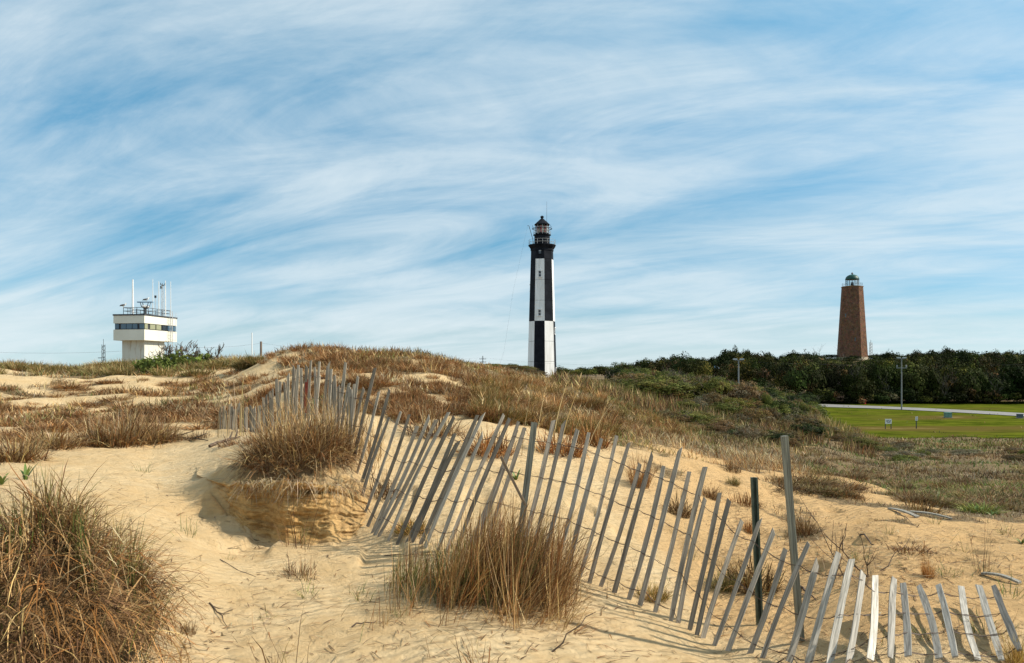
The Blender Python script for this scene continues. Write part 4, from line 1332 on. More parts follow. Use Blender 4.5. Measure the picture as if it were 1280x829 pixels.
def build_fence():
    random.seed(11)
    root = empty("sand_fence", FENCE_O, "leaning weathered grey slatted sand fence running across the dune", "fence")
    O = Vector(FENCE_O)
    base, tops = [], []
    for i, (tx, ty, bx, by) in enumerate(SL):
        D = float(np.interp(bx, SDX, SDD))
        lean = float(np.interp(bx, [300, 450, 600, 900, 1000, 1060, 1090, 1280], [0, .06, .14, .12, .22, .5, .85, .9]))
        b = P(bx, by, D); t = P(tx, ty, D + lean + random.uniform(-.025, .025))
        base.append(b); tops.append(t)
        ax = (t - b).normalized()
        # bottoms run on a little into the sand, except the loose ones at the right end
        ext = .10 if bx < 985 else 0.03
        b2 = b - ax * ext
        L = (t - b2).length
        w = random.uniform(.039, .045) if bx > 985 else random.choice((random.uniform(.030, .034), random.uniform(.034, .041), random.uniform(.034, .041))) * (1.0 if bx > 420 else 1.05)
        th = random.uniform(.008, .011)
        # local frame: z along the slat, x across its broad face
        twist = random.uniform(-.45, .45) + (-.25 if bx < 560 else 0)
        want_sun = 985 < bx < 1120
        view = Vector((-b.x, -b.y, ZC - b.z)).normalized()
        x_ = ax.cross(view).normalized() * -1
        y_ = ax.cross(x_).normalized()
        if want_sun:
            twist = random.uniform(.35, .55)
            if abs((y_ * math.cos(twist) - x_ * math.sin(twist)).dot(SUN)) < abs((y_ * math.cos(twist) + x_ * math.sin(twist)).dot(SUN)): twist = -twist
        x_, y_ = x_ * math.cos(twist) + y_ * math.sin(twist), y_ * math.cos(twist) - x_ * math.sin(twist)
        M = Matrix((( x_.x, y_.x, ax.x, b2.x - O.x), (x_.y, y_.y, ax.y, b2.y - O.y), (x_.z, y_.z, ax.z, b2.z - O.z), (0, 0, 0, 1)))
        n = 7
        bow, bow2 = random.uniform(-.022, .022), random.uniform(-.018, .018)
        v, f = [], []
        top_cut = random.choice((random.uniform(-.010, .010), random.uniform(-.03, .03)))
        for j in range(n):
            q = j / (n - 1)
            cxo = bow * math.sin(math.pi * q) + random.uniform(-.0016, .0016)
            cyo = bow2 * math.sin(math.pi * q * 1.3)
            ww = w * (1 + random.uniform(-.10, .08)) / 2 * (random.uniform(.7, 1) if j in (0, n - 1) else 1)
            for sx, sy in ((-1, -1), (1, -1), (1, 1), (-1, 1)):
                v.append((cxo + sx * ww, cyo + sy * th / 2, L * q + (top_cut * sx if j == n - 1 else 0)))
        for j in range(n - 1):
            for e in range(4):
                f.append((j * 4 + e, j * 4 + (e + 1) % 4, (j + 1) * 4 + (e + 1) % 4, (j + 1) * 4 + e))
        f += [(3, 2, 1, 0), tuple((n - 1) * 4 + e for e in range(4))]
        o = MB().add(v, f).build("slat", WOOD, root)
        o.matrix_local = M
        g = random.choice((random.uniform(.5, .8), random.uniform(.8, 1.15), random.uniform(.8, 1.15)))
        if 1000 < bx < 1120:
            g *= 1.55; o.color = (g, g * .985, g * .95, 1)  # pale weathered slats, with the brightness of direct sun put into their tint
        elif bx >= 1120:
            g *= .95; o.color = (g * 1.0, g, g * .98, 1)
        elif bx < 560:
            o.color = (g, g * .95, g * .86, 1)
        else:
            o.color = (g * 1.04, g * .99, g * .92, 1)
        if abs(tx - 384) < .5:
            o["label"] = "slat with a strip of faded red paint"
            MB().box((-w * .56, -th * .8, L * .42), (w * .56, th * .8, L * .84)).build("red_paint", RED, o)
    # twisted wire strands: two per row, weaving before and behind the slats
    base = np.array([b[:] for b in base]); tops = np.array([t[:] for t in tops])
    order = np.argsort([-s[2] for s in SL])
    base, tops = base[order], tops[order]
    h = np.linalg.norm(tops - base, axis=1)
    nominal = np.interp(np.arange(len(h)), [0, 8, 12, 60, len(h) - 1], [1.0, 1.05, 1.12, 1.1, .8])
    dirs = (tops - base) / h[:, None]
    ks = 2
    dsm = np.array([dirs[max(0, i - ks):i + ks + 1].mean(0) for i in range(len(h))])
    tsm = np.array([tops[max(0, i - 3):i + 4].mean(0) for i in range(len(h))])
    for row, off in enumerate((.13, .40, .66, .92)):
        for s in (-1, 1):
            pts = []
            for i in range(len(h)):
                # follow this slat where it is long enough
                tt = tops[i] + (tsm[i] - tops[i]) * 0.85
                along = (tt - base[i]) @ dirs[i]
                q = base[i] + dirs[i] * max(.02, along - off * nominal[i])
                sgn = s if i % 2 else -s
                pts.append(Vector(q) - O + Vector((0, sgn * .009, 0)))
                if i < len(h) - 1:
                    q2 = base[i + 1] + dirs[i + 1] * max(.02, ((tops[i + 1] + (tsm[i + 1] - tops[i + 1]) * .85) - base[i + 1]) @ dirs[i + 1] - off * nominal[i + 1])
                    mid = (Vector(q) + Vector(q2)) / 2 - O
                    mid.z -= .006 + random.uniform(0, .008)
                    mid += Vector((0, -sgn * .002, s * .0025))
                    pts.append(mid)
            MB().tube(pts, .0021, 4).build("wire_strand", WIRE, root)
    # support posts
    def post(tx, ty, bx, by, D, w, mat, name, shape="box", dt=0.0):
        b = P(bx, by, D) - O; t = P(tx, ty, D + dt) - O
        m = MB()
        if shape == "box":
            ax = (t - b).normalized(); x_ = Vector((1, 0, 0)); x_ = (x_ - ax * x_.dot(ax)).normalized(); y_ = ax.cross(x_)
            M = Matrix(((x_.x, y_.x, ax.x, b.x), (x_.y, y_.y, ax.y, b.y), (x_.z, y_.z, ax.z, b.z), (0, 0, 0, 1)))
            L = (t - b).length
            m.box((-w / 2, -w / 2, 0), (w / 2, w / 2, L))
            o = m.build(name, mat, root); o.matrix_local = M
        else:
            ax = (t - b).normalized()
            L = (t - b).length
            pr = [(-w / 2, .012), (-w / 2, -.012), (-w * .22, -.012), (-w * .22, .014), (w * .22, .014), (w * .22, -.012), (w / 2, -.012), (w / 2, .012), (w * .3, .018), (-w * .3, .018)]
            n = len(pr); v = []
            for z in (0, L):
                for x, y in pr: v.append(b + ax * z + Vector((x, y, 0)))
            f = [(j, (j + 1) % n, n + (j + 1) % n, n + j) for j in range(n)] + [tuple(range(n, 2 * n))]
            o = m.add(v, f).build(name, mat, root)
        o.color = (.62, .66, .60, 1)
        return o
    post(980.5, 545, 1001, 800, 5.55, .042, WOOD, "support_post")
    post(668, 528, 645, 712, 6.68, .052, WOOD, "support_post", dt=.1)
    post(942.5, 597, 950, 790, 6.0, .050, GREENMETAL, "steel_post", "u")
    post(626, 571, 657, 632, 6.55, .022, WOOD, "brace_stick").color = (.8, .62, .45, 1)


build_fence()


# ------------------------------------------------------------------ grass
BROWN = [(0.27, 0.155, 0.068), (0.35, 0.215, 0.10), (0.20, 0.115, 0.052), (0.38, 0.265, 0.135), (0.30, 0.145, 0.055)]
STRAW = [(0.52, 0.39, 0.19), (0.45, 0.32, 0.145), (0.58, 0.45, 0.24), (0.38, 0.275, 0.13)]
GREYST = [(0.34, 0.26, 0.155), (0.42, 0.33, 0.205), (0.25, 0.18, 0.10), (0.48, 0.385, 0.25)]
GREEN = [(0.11, 0.15, 0.035), (0.16, 0.19, 0.05), (0.09, 0.13, 0.04), (0.22, 0.23, 0.08)]
OLIVE = [(0.17, 0.15, 0.05), (0.23, 0.20, 0.07), (0.14, 0.14, 0.04), (0.30, 0.24, 0.10)]
DARKB = [(0.10, 0.06, 0.035), (0.15, 0.09, 0.05), (0.19, 0.12, 0.065)]


def pick(weights, n, jit=0.18):
    """weights: list of (palette, weight)"""
    pal = np.array([c for p, w in weights for c in p])
    pw = np.array([w / len(p) for p, w in weights for c in p]); pw /= pw.sum()
    c = pal[rng.choice(len(pal), n, p=pw)]
    return np.clip(c * (1 + rng.uniform(-jit, jit, (n, 1))) * (1 + rng.uniform(-.06, .06, (n, 3))), 0, 1)


def blade_arrays(roots, az, th0, th1, length, width, cols, seg=3, kink=0.0):
    """curved tapering strips. th0/th1: angle from vertical at root / at tip; az: compass of the lean."""
    n = len(roots)
    roots = np.asarray(roots, float)
    ts = np.linspace(0, 1, seg + 1)
    pos = roots.copy()
    dirh = np.stack([np.sin(az), -np.cos(az), np.zeros(n)], -1)
    wa = az + rng.uniform(.6, 2.5, n)
    side = np.stack([np.sin(wa), -np.cos(wa), rng.uniform(-.3, .3, n)], -1)
    vv = []
    V = np.zeros((n, 2 * seg + 1, 3)); C = np.zeros((n, 2 * seg + 1, 3))
    for j in range(seg + 1):
        if j == seg:
            V[:, 2 * seg] = pos; C[:, 2 * seg] = cols * 1.08
        else:
            w = (width * (1 - .55 * ts[j] ** 2) / 2)[:, None]
            V[:, 2 * j] = pos - side * w; V[:, 2 * j + 1] = pos + side * w
            C[:, 2 * j] = C[:, 2 * j + 1] = cols
        if j < seg:
            th = th0 + (th1 - th0) * (ts[j] + .5 / seg)
            if kink: th = th + rng.normal(0, kink, n)
            step = (length / seg)[:, None]
            pos = pos + step * (dirh * np.sin(th)[:, None] + np.array([0, 0, 1.0]) * np.cos(th)[:, None])
    m = 2 * seg + 1
    off = (np.arange(n) * m)[:, None]
    q = np.concatenate([off + np.array([2 * j, 2 * j + 1, 2 * j + 3, 2 * j + 2]) for j in range(seg - 1)]) if seg > 1 else None
    t = off + np.array([2 * seg - 2, 2 * seg - 1, 2 * seg])
    return V.reshape(-1, 3), C.reshape(-1, 3), q, t


class Blades:
    def __init__(s): s.V, s.C, s.Q, s.T, s.n = [], [], [], [], 0

    def add(s, *a, **k):
        V, C, q, t = blade_arrays(*a, **k)
        s.V.append(V); s.C.append(C)
        if q is not None: s.Q.append(q + s.n)
        s.T.append(t + s.n)
        s.n += len(V)
        return s

    def mesh(s, name):
        return np_mesh(name, np.concatenate(s.V), np.concatenate(s.T), np.concatenate(s.Q) if s.Q else None, np.concatenate(s.C), False)


def U(a, b, n): return rng.uniform(a, b, n)


def disc(n, rx, ry, p=.5):
    r_ = rng.uniform(0, 1, n) ** p; t = rng.uniform(0, 2 * math.pi, n)
    return np.stack([r_ * np.cos(t) * rx, r_ * np.sin(t) * ry, np.zeros(n)], -1)


def tuft_mesh(name, n, rad, h, pal, spread=.9, droop=1.0, width=.006, up=.0, seg=3):
    r0 = disc(n, rad, rad)
    rr = np.hypot(r0[:, 0], r0[:, 1]) / rad
    az = np.arctan2(r0[:, 0], -r0[:, 1]) + rng.normal(0, 1.0, n)
    th0 = rr * spread * .6 + np.abs(rng.normal(0, .30, n))
    th1 = th0 + droop * U(-.1, 1.7, n)
    ln = h * U(.5, 1.15, n) * (1.05 - .25 * rr)
    r0[:, 2] = -.03
    return Blades().add(r0, az, th0, th1, ln * U(.55, 1.15, n), U(.5, 1.5, n) * width, pick(pal, n, .3), seg=seg, kink=.2).mesh(name)


# shared tuft meshes for the dune
TUFT_BROWN = [tuft_mesh("brown_tuft", 420, .24, .34, [(BROWN, 2.4), (STRAW, 1.2), (DARKB, 1.9), (GREYST, .5)], .95, 1.0, .009) for _ in range(5)]
TUFT_LOW = [tuft_mesh("low_tuft", 300, .26, .20, [(BROWN, 2), (DARKB, 1.0), (GREYST, 1.4)], 1.25, .9, .009) for _ in range(4)]
TUFT_STRAW = [tuft_mesh("straw_tuft", 300, .17, .55, [(STRAW, 2), (BROWN, 1.6), (GREYST, 1)], .45, .5, .007) for _ in range(4)]
TUFT_GREEN = [tuft_mesh("green_tuft", 34, .13, .32, [(GREEN, 3), (STRAW, .8)], .7, .7, .006) for _ in range(5)]
TUFT_STALK = [tuft_mesh("dry_stalks", 26, .16, .62, [(DARKB, 1.4), (BROWN, 1.4), (STRAW, 1)], .45, .35, .006) for _ in range(3)]
TUFT_OLIVE = [tuft_mesh("olive_tuft", 360, .26, .45, [(OLIVE, 3), (STRAW, .8), (BROWN, .6)], .7, .7, .011) for _ in range(4)]


def put(mesh, name, loc, s, label, group, cat="grass", sz=None, rz=None, tint=None, mat=GRASS):
    o = link(name, mesh, mat)
    o.location = loc
    o.rotation_euler = (0, 0, rng.uniform(0, 6.28) if rz is None else rz)
    o.scale = (s, s, sz or s)
    g = rng.uniform(.86, 1.12)
    o.color = (*(tint or (g, g * rng.uniform(.95, 1.03), g)), 1)
    tag(o, label, cat, group)
    return o


random.seed(21)
rng = np.random.default_rng(21)


# --- big thatch of dead grass in the left corner, growing on its own hummock
def big_thatch():
    c = GD(60, 4.15)
    root = empty("grass_clump", c, "huge brown thatch of dead grass with green blades in the lower left corner", "grass")
    rx, ry, hh = .51, .66, .68

    def hz(x, y):
        q = np.clip(1 - (x / rx) ** 2 * .85 - (y / ry) ** 2 * .85, 0, 1)
        return hh * q ** .6 - .22 + .16 * fbm(np.asarray(x) * 4.2, np.asarray(y) * 4.2, 19, 2)
    b = Blades()

    def mat_(n, l0, l1, t0, t1, pal, w0, w1, rmax=1.08, bunch=.05, jit=.5, lift=0.0):
        m = n // 16                                   # locks of blades that hang together
        bc = disc(m, rx * rmax, ry * rmax, .45)
        ba = np.arctan2(bc[:, 0], -bc[:, 1]) + rng.normal(0, .9, m)
        bt = rng.normal(0, .3, m)
        i = rng.integers(0, m, n)
        r0 = bc[i] + rng.normal(0, bunch, (n, 3)) * np.array([1, 1, .4])
        r0[:, 2] = hz(r0[:, 0], r0[:, 1]) + U(-.08, .03, n) + lift
        rr = np.hypot(r0[:, 0] / rx, r0[:, 1] / ry)
        th0 = t0 + rr * .55 + bt[i] + rng.normal(0, .2, n)
        bcol = pick(pal, m, .25)[i] * (1 + rng.uniform(-.25, .25, (n, 1)))
        b.add(r0, ba[i] + rng.normal(0, jit, n), th0, th0 + U(t1 * .3, t1, n), U(l0, l1, n), U(w0, w1, n), bcol, seg=5, kink=.14)
    mat_(3400, .14, .42, .6, 1.8, [(DARKB, 3.0), (BROWN, 1.2)], .003, .007)
    mat_(1100, .2, .5, .9, 1.6, [(BROWN, 2.4), (DARKB, .6)], .004, .008, 1.02, .04, .8, .01)
    mat_(420, .22, .55, .8, 1.7, [(GREYST, 1.4), (STRAW, 1.4)], .004, .008, 1.02, .05, 1.1, .03)
    mat_(760, .14, .36, .0, .9, [(STRAW, 1.5), (GREYST, 1.2), (OLIVE, .8), (GREEN, .5)], .003, .006, .85, .04, 1.2)
    link("thatch", b.mesh("thatch"), GRASS, root).color = (1.02, .95, .84, 1)
    g = Blades()
    n = 460                                          # live green blades on top, in a few sheaves
    m = 16
    bc = disc(m, rx * .7, ry * .55, .6) + np.array([.06, .12, 0])
    i = rng.integers(0, m, n)
    r0 = bc[i] + rng.normal(0, .03, (n, 3)); r0[:, 2] = hz(r0[:, 0], r0[:, 1]) - .03
    g.add(r0, U(0, 6.28, n), np.abs(rng.normal(.1, .16, n)), U(.15, .7, n), U(.16, .40, n), U(.0025, .0048, n), pick([(GREEN, 2.0), (STRAW, .9), (OLIVE, 1.4)], n), seg=4)
    n = 60                                           # long sparse blades at the right side
    r0 = np.stack([U(rx * .75, rx * 1.18, n), U(-.4, .3, n), U(-.18, .02, n)], -1)
    g.add(r0, U(.6, 2.4, n), U(.1, .6, n), U(.4, 1.0, n), U(.2, .5, n), U(.0022, .004, n), pick([(GREEN, 2), (DARKB, 1.4), (STRAW, 1)], n), seg=4)
    link("green_blades", g.mesh("green_blades"), GRASS, root)
    # the sand hummock that carries it
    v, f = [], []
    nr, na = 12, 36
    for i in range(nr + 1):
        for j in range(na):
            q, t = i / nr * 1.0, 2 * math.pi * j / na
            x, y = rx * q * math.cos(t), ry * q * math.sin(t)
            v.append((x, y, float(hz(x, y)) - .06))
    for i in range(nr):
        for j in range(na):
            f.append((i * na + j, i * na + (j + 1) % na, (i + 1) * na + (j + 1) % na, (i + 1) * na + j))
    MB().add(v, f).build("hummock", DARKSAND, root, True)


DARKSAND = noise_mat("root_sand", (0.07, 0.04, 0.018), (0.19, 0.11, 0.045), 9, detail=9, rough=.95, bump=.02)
big_thatch()


def center_clump():
    c = GD(610, 5.7)
    root = empty("grass_clump", c, "large upright reddish brown grass clump in front of the fence", "grass")

    def spots(n, x0, x1, y0, y1, dens):
        """root points gathered into little bunches, thinner toward the rim"""
        m = max(8, n // 14)
        bx, by = U(x0, x1, m * 3), U(y0, y1, m * 3)
        keep_ = rng.uniform(0, 1, m * 3) < dens(bx, by)
        bx, by = bx[keep_][:m], by[keep_][:m]
        i = rng.integers(0, len(bx), n)
        r0 = np.stack([bx[i] + rng.normal(0, .035, n), by[i] + rng.normal(0, .04, n), np.zeros(n)], -1)
        r0[:, 2] = terr(r0[:, 0] + c.x, r0[:, 1] + c.y) - c.z - .02
        return r0, i

    def rim(x, y):
        return np.clip(1.15 - ((x - .08) / .62) ** 2 - ((y - .22) / .46) ** 2, 0, 1)

    def sub(n, x0, x1, y0, y1, l0, l1, lean, pal, w0=.003, w1=.0055, sp=.2, dens=rim):
        r0, i = spots(n, x0, x1, y0, y1, dens)
        tall = np.interp(r0[:, 0], [-.75, -.45, -.1, .25, .45, .65], [.5, .62, .82, 1.05, .95, .6])
        azb = (math.pi / 2 + rng.normal(0, .7, 400))[i % 400]
        az = azb + rng.normal(0, .5, n)
        thb = (lean + rng.normal(0, sp * .8, 400))[i % 400]
        th0 = thb + rng.normal(0, sp * .6, n)
        return (r0, az, th0, th0 + U(0, .55, n), U(l0, l1, n) * tall, U(w0, w1, n), pick(pal, n, .25))
    b = Blades()
    b.add(*sub(760, -.35, .62, -.2, .66, .42, .88, .28, [(BROWN, 3), (STRAW, 1.6)], .003, .0075, .28), seg=5, kink=.12)
    b.add(*sub(1500, -.2, .62, -.1, .70, .25, .70, .38, [(BROWN, 1.2), (DARKB, 3)], .003, .007, .42), seg=5, kink=.2)
    b.add(*sub(400, -.74, -.1, -.1, .5, .35, .8, .16, [(GREYST, .9), (STRAW, 1), (GREEN, .7), (DARKB, 1.6), (BROWN, 1)], dens=lambda x, y: np.full(len(x), .8)), seg=4)
    b.add(*sub(150, -.7, .45, -.62, -.1, .25, .75, .2, [(BROWN, 2), (GREYST, 1), (STRAW, 1)], sp=.45, dens=lambda x, y: np.full(len(x), .5)), seg=4)
    b.add(*sub(420, .0, .62, -.46, .15, .15, .50, .8, [(BROWN, 2), (STRAW, 1.6)], sp=.5, dens=lambda x, y: np.full(len(x), .6)), seg=4)
    link("dead_stems", b.mesh("dead_stems"), GRASS, root).color = (1.08, .97, .82, 1)
    g = Blades()
    g.add(*sub(240, -.74, -.25, -.05, .45, .3, .62, .12, [(GREEN, 3), (OLIVE, 1)], dens=lambda x, y: np.full(len(x), .7)), seg=4)
    g.add(*sub(200, -.3, .5, -.15, .3, .35, .6, .25, [(GREEN, 2), (OLIVE, 1)]), seg=4)
    link("green_blades", g.mesh("green_blades"), GRASS, root)
    lo = Blades()
    n = 800
    r0, i = spots(n, -.62, .62, -.3, .62, rim)
    r0[:, 2] += .03
    lo.add(r0, U(0, 6.28, n), U(.5, 1.3, n), U(1.0, 1.9, n), U(.15, .38, n), U(.003, .005, n), pick([(DARKB, 2), (BROWN, 2)], n), seg=4)
    link("leaf_litter", lo.mesh("leaf_litter"), GRASS, root)


center_clump()


def mound_clump():
    c = GD(372, 8.45); c.z = float(top_z(c.x, c.y))
    root = empty("grass_clump", c, "bristly brown grass clump crowning the eroded sand bank before the fence", "grass")
    b = Blades()
    n = 3400
    r0 = disc(n, .56, .46, .5)
    r0[:, 2] = top_z(r0[:, 0] + c.x, r0[:, 1] + c.y) - c.z + .02 + .22 * (1 - (r0[:, 0] / .55) ** 2) * (1 - (r0[:, 1] / .45) ** 2)
    az = np.arctan2(r0[:, 0], -r0[:, 1]) + rng.normal(0, 1.0, n)
    rr = np.hypot(r0[:, 0] / .52, r0[:, 1] / .42)
    th0 = rr * 1.25 + rng.normal(0, .5, n)
    b.add(r0, az, th0, th0 + U(.0, 1.1, n), U(.16, .44, n), U(.004, .0075, n), pick([(BROWN, 2.0), (GREYST, .7), (DARKB, 3.0), (STRAW, .5)], n, .25), seg=5, kink=.22)
    m_ = 420                                         # pale strands over the dark mass
    i_ = rng.integers(0, n, m_)
    b.add(r0[i_] + np.array([0, 0, .03]), az[i_] + rng.normal(0, .8, m_), th0[i_], th0[i_] + U(.2, 1.4, m_), U(.2, .5, m_), U(.005, .010, m_), pick([(STRAW, 1.4), (GREYST, 1.2), (BROWN, 1.2)], m_), seg=5, kink=.2)
    n = 700                                          # pale grass above, reaching the fence
    r0 = np.stack([U(-.5, .75, n), U(.1, 1.1, n), np.zeros(n)], -1)
    r0[:, 2] = top_z(r0[:, 0] + c.x, r0[:, 1] + c.y) - c.z + .05
    b.add(r0, U(0, 6.28, n), np.abs(rng.normal(.2, .25, n)), U(.2, 1.0, n), U(.35, .80, n), U(.004, .007, n), pick([(STRAW, 2), (GREYST, 2), (BROWN, .7)], n), seg=4)
    link("dead_blades", b.mesh("dead_blades"), GRASS, root).color = (1.04, .95, .82, 1)
    h = Blades()
    n = 900                                          # roots and rhizomes hanging over the cut edge
    px = rng.uniform(298, 452, n)
    dd = np.interp(px, BANK['px'], BANK['d']) + U(-.03, .28, n)
    X = (px - 640) / F * dd
    Z = top_z(X, dd) + .02
    r0 = np.stack([X - c.x, dd - c.y, Z - c.z], -1)
    wgt = pick([(GREYST, 2), (BROWN, 1.6), (STRAW, .8)], n)
    h.add(r0, rng.normal(0, .7, n), U(1.0, 1.7, n), U(2.0, 3.1, n), U(.10, .50, n) * rng.uniform(.4, 1, n), U(.003, .008, n), wgt, seg=5, kink=.22)
    link("hanging_roots", h.mesh("hanging_roots"), GRASS, root)


mound_clump()


# --- single tufts that can be told apart in the photograph: (x, y of base, mesh family, width px, height px, label)
def tuft_at(px, py, fam, wpx, hpx, label, group=None, tint=None, dmin=2.0, name="grass_tuft"):
    g = G(px, py, dmin)
    fams = {"brown": (TUFT_BROWN, .62, .30), "low": (TUFT_LOW, .62, .17), "straw": (TUFT_STRAW, .62, .52), "green": (TUFT_GREEN, .40, .30), "olive": (TUFT_OLIVE, .8, .42), "stalk": (TUFT_STALK, .5, .5)}
    ms, w0, h0 = fams[fam]
    k = g.y / F
    s = wpx * k / w0
    return put(ms[int(rng.integers(len(ms)))], name, g, s, label, group, sz=hpx * k / h0, tint=tint)


RED_T = (1.15, .85, .62)
DRK = (.62, .58, .52)
for a in [
    (372, 684, "stalk", 60, 74, "pale green and straw tuft growing at the foot of the eroded bank"),
    (380, 680, "green", 22, 55, "narrow green blades beside the straw tuft under the eroded bank"),
    (235, 668, "green", 26, 42, "small green and orange shoots on the bare sand left of the bank"),
    (448, 748, "green", 50, 36, "sparse green blades on the sand before the large clump"),
    (334, 772, "green", 26, 22, "tiny green sprig on the sand in the lower left"),
    (372, 720, "low", 62, 34, "grey tangle of dead roots on the sand below the bank", None, (.9, .9, .9)),
    (231, 790, "low", 30, 26, "dark brown root ball lying on the sand near the left thatch", None, DRK),
    (385, 745, "green", 40, 30, "thin green sprigs below the grey root tangle"),
    (352, 850, "stalk", 90, 80, "dark dry stalks rising from the bottom edge of the picture", None, DRK),
    (600, 845, "stalk", 110, 66, "short broken stalks at the bottom edge before the large clump", None, (.8, .66, .5)),
    (800, 607, "straw", 42, 56, "dark brown upright tuft on the sand behind the fence slats", None, (.8, .6, .45)),
    (848, 642, "brown", 42, 36, "dark rounded tuft behind the fence below the upright brown tuft", None, DRK),
    (888, 622, "brown", 30, 24, "small brown tuft on the sand left of the green steel post", None, (.8, .7, .6)),
    (913, 588, "low", 32, 22, "flat brown mat near the crest of the right sand slope", None, DRK),
    (917, 606, "olive", 22, 16, "small olive green cushion on the right sand slope"),
    (932, 630, "low", 46, 30, "reddish brown tuft just behind the green steel post", None, (.9, .7, .5)),
    (958, 608, "green", 18, 12, "tiny bright green sprig near the top of the tall wooden post"),
    (936, 664, "brown", 16, 26, "little rust red tuft left of the green steel post", None, RED_T),
    (1004, 668, "straw", 44, 34, "dark twiggy tuft right of the tall wooden post", None, (.5, .42, .36)),
    (940, 732, "brown", 80, 52, "dark clump of grass behind the slats at the steel post", None, (.6, .58, .46)),
    (905, 735, "olive", 50, 30, "olive grass at the fence foot left of the steel post"),
    (815, 748, "olive", 60, 24, "low olive grass along the fence foot", None, (1.1, .95, .7)),
    (475, 615, "low", 60, 44, "dark twiggy clump behind the slats beside the bank", None, (.5, .42, .36)),
    (515, 665, "olive", 60, 26, "thin yellowish grass at the fence foot beside the bank", None, (1.1, .9, .6)),
    (610, 566, "brown", 76, 46, "rusty brown tuft behind the fence below the dune slope", None, RED_T),
    (700, 566, "brown", 70, 50, "broad rusty tuft behind the slats right of the thick fence post", None, RED_T),
    (540, 545, "brown", 80, 48, "broad brown clump behind the fence left of the rusty tuft"),
    (740, 556, "brown", 56, 44, "brown tuft behind the fence where the sand crest begins", None, (1.0, .8, .6)),
    (1160, 722, "straw", 22, 34, "small orange straw tuft behind the fallen slats", None, (1.2, .85, .5)),
    (1186, 720, "green", 34, 34, "loose green sprigs behind the fallen slats"),
    (1228, 718, "stalk", 34, 70, "tall thin straw tuft behind the fallen slats near the right edge"),
    (1229, 716, "green", 26, 26, "green base blades of the tall straw tuft near the right edge"),
    (1236, 792, "green", 60, 46, "green sprawling blades caught between the fallen slats"),
    (1150, 795, "green", 40, 26, "thin green blades between two fallen slats"),
    (1272, 832, "straw", 46, 50, "yellow straw tuft in the bottom right corner", None, (1.15, 1.05, .6)),
    (1262, 745, "green", 44, 46, "green weeds at the right picture edge behind the slats"),
    (1075, 700, "green", 24, 26, "thin green sprig behind the white slats"),
    (1110, 668, "green", 20, 20, "thin green sprig on the open slope above the fallen slats"),
    (1205, 690, "green", 26, 24, "green sprig left of the tall straw tuft"),
    (1168, 655, "green", 22, 18, "green sprig below the right grey board"),
    (1258, 668, "green", 30, 22, "green sprig on the sand near the right edge plant"),
    (865, 700, "green", 20, 20, "green sprig on the sand behind the middle slats"),
    (500, 770, "green", 26, 24, "small green sprig at the left foot of the large clump"),
    (285, 700, "green", 18, 14, "tiny green sprig on the sand below the bank"),
    (180, 590, "green", 22, 22, "small green sprig on the sand flat above the left thatch"),
    (1225, 640, "olive", 60, 16, "low green patch on the sand in front of the right scrub", None, (.7, 1.0, .6)),
    (1150, 640, "low", 60, 30, "brown grassy mat beside the fallen grey boards", None, (.8, .75, .55)),
    (1000, 600, "low", 46, 18, "low brown mat on the upper right sand slope", None, (.7, .6, .5)),
    (1060, 622, "low", 50, 20, "second brown mat farther right on the sand slope", None, (.8, .68, .52)),
    (1140, 690, "low", 70, 14, "flat grey litter mat on the sand before the boards", None, (.75, .65, .55)),
]:
    tuft_at(*a)

for px, py, w, h, lab in [
    (115, 556, 70, 58, "dense brown clump at the left end of the clump row on the left dune"),
    (150, 556, 80, 70, "tallest brown clump in the row on the left dune"),
    (190, 552, 70, 55, "brown clump at the right end of the row on the left dune"),
    (60, 560, 90, 45, "pale brown clump at the left edge below the dune"),
    (15, 575, 90, 60, "straw coloured clump at the far left edge of the dune foot")]:
    tuft_at(px, py, "brown", w, h * .7, lab, tint=(.9, .82, .7))
    tuft_at(px + 8, py - 1, "straw", w * .8, h * .8, "straw stems standing in the " + lab.split(" on the ")[0].split(" at the far")[0].split(" below")[0])
for px, py in [(250, 548), (222, 550), (290, 556), (320, 552), (340, 556)]:
    tuft_at(px, py, "low", 40, 16, "small brown mat on the sand flat left of the bank", "brown mats left of the bank")

# --- tall pale grass stalks standing behind the fence
st = Blades()
base = []
for px, py, top, tilt in [(640, 575, 485, .10), (652, 570, 478, .14), (668, 572, 470, .16), (690, 560, 462, .22), (700, 565, 466, .28), (712, 565, 468, .35), (628, 560, 500, -.1), (735, 560, 480, .5), (745, 550, 490, .3), (600, 560, 490, .05)]:
    base.append((px, py, top, tilt))
c0 = G(675, 568)
for px, py, top, tilt in base:
    g = G(px, py)
    L = (py - top) * g.y / F
    r0 = np.array([[g.x - c0.x, g.y - c0.y, g.z - c0.z]])
    st.add(r0, np.array([math.pi / 2]), np.array([tilt * .6]), np.array([tilt * 1.6]), np.array([L]), np.array([.015]), pick([(STRAW, 1)], 1), seg=5)
    for e in range(7):   # seed head
        q = np.array([[g.x - c0.x + L * (.80 + e * .02) * math.sin(tilt), g.y - c0.y, g.z - c0.z + L * (.78 + e * .03) * math.cos(tilt)]])
        st.add(q, np.array([rng.uniform(0, 6.28)]), np.array([.5]), np.array([.9]), np.array([.12]), np.array([.016]), pick([(STRAW, 1)], 1), seg=2)
o = link("tall_grass", st.mesh("tall_grass"), GRASS); o.location = c0
tag(o, "tall pale sea oat stalks standing behind the middle of the fence", "grass")

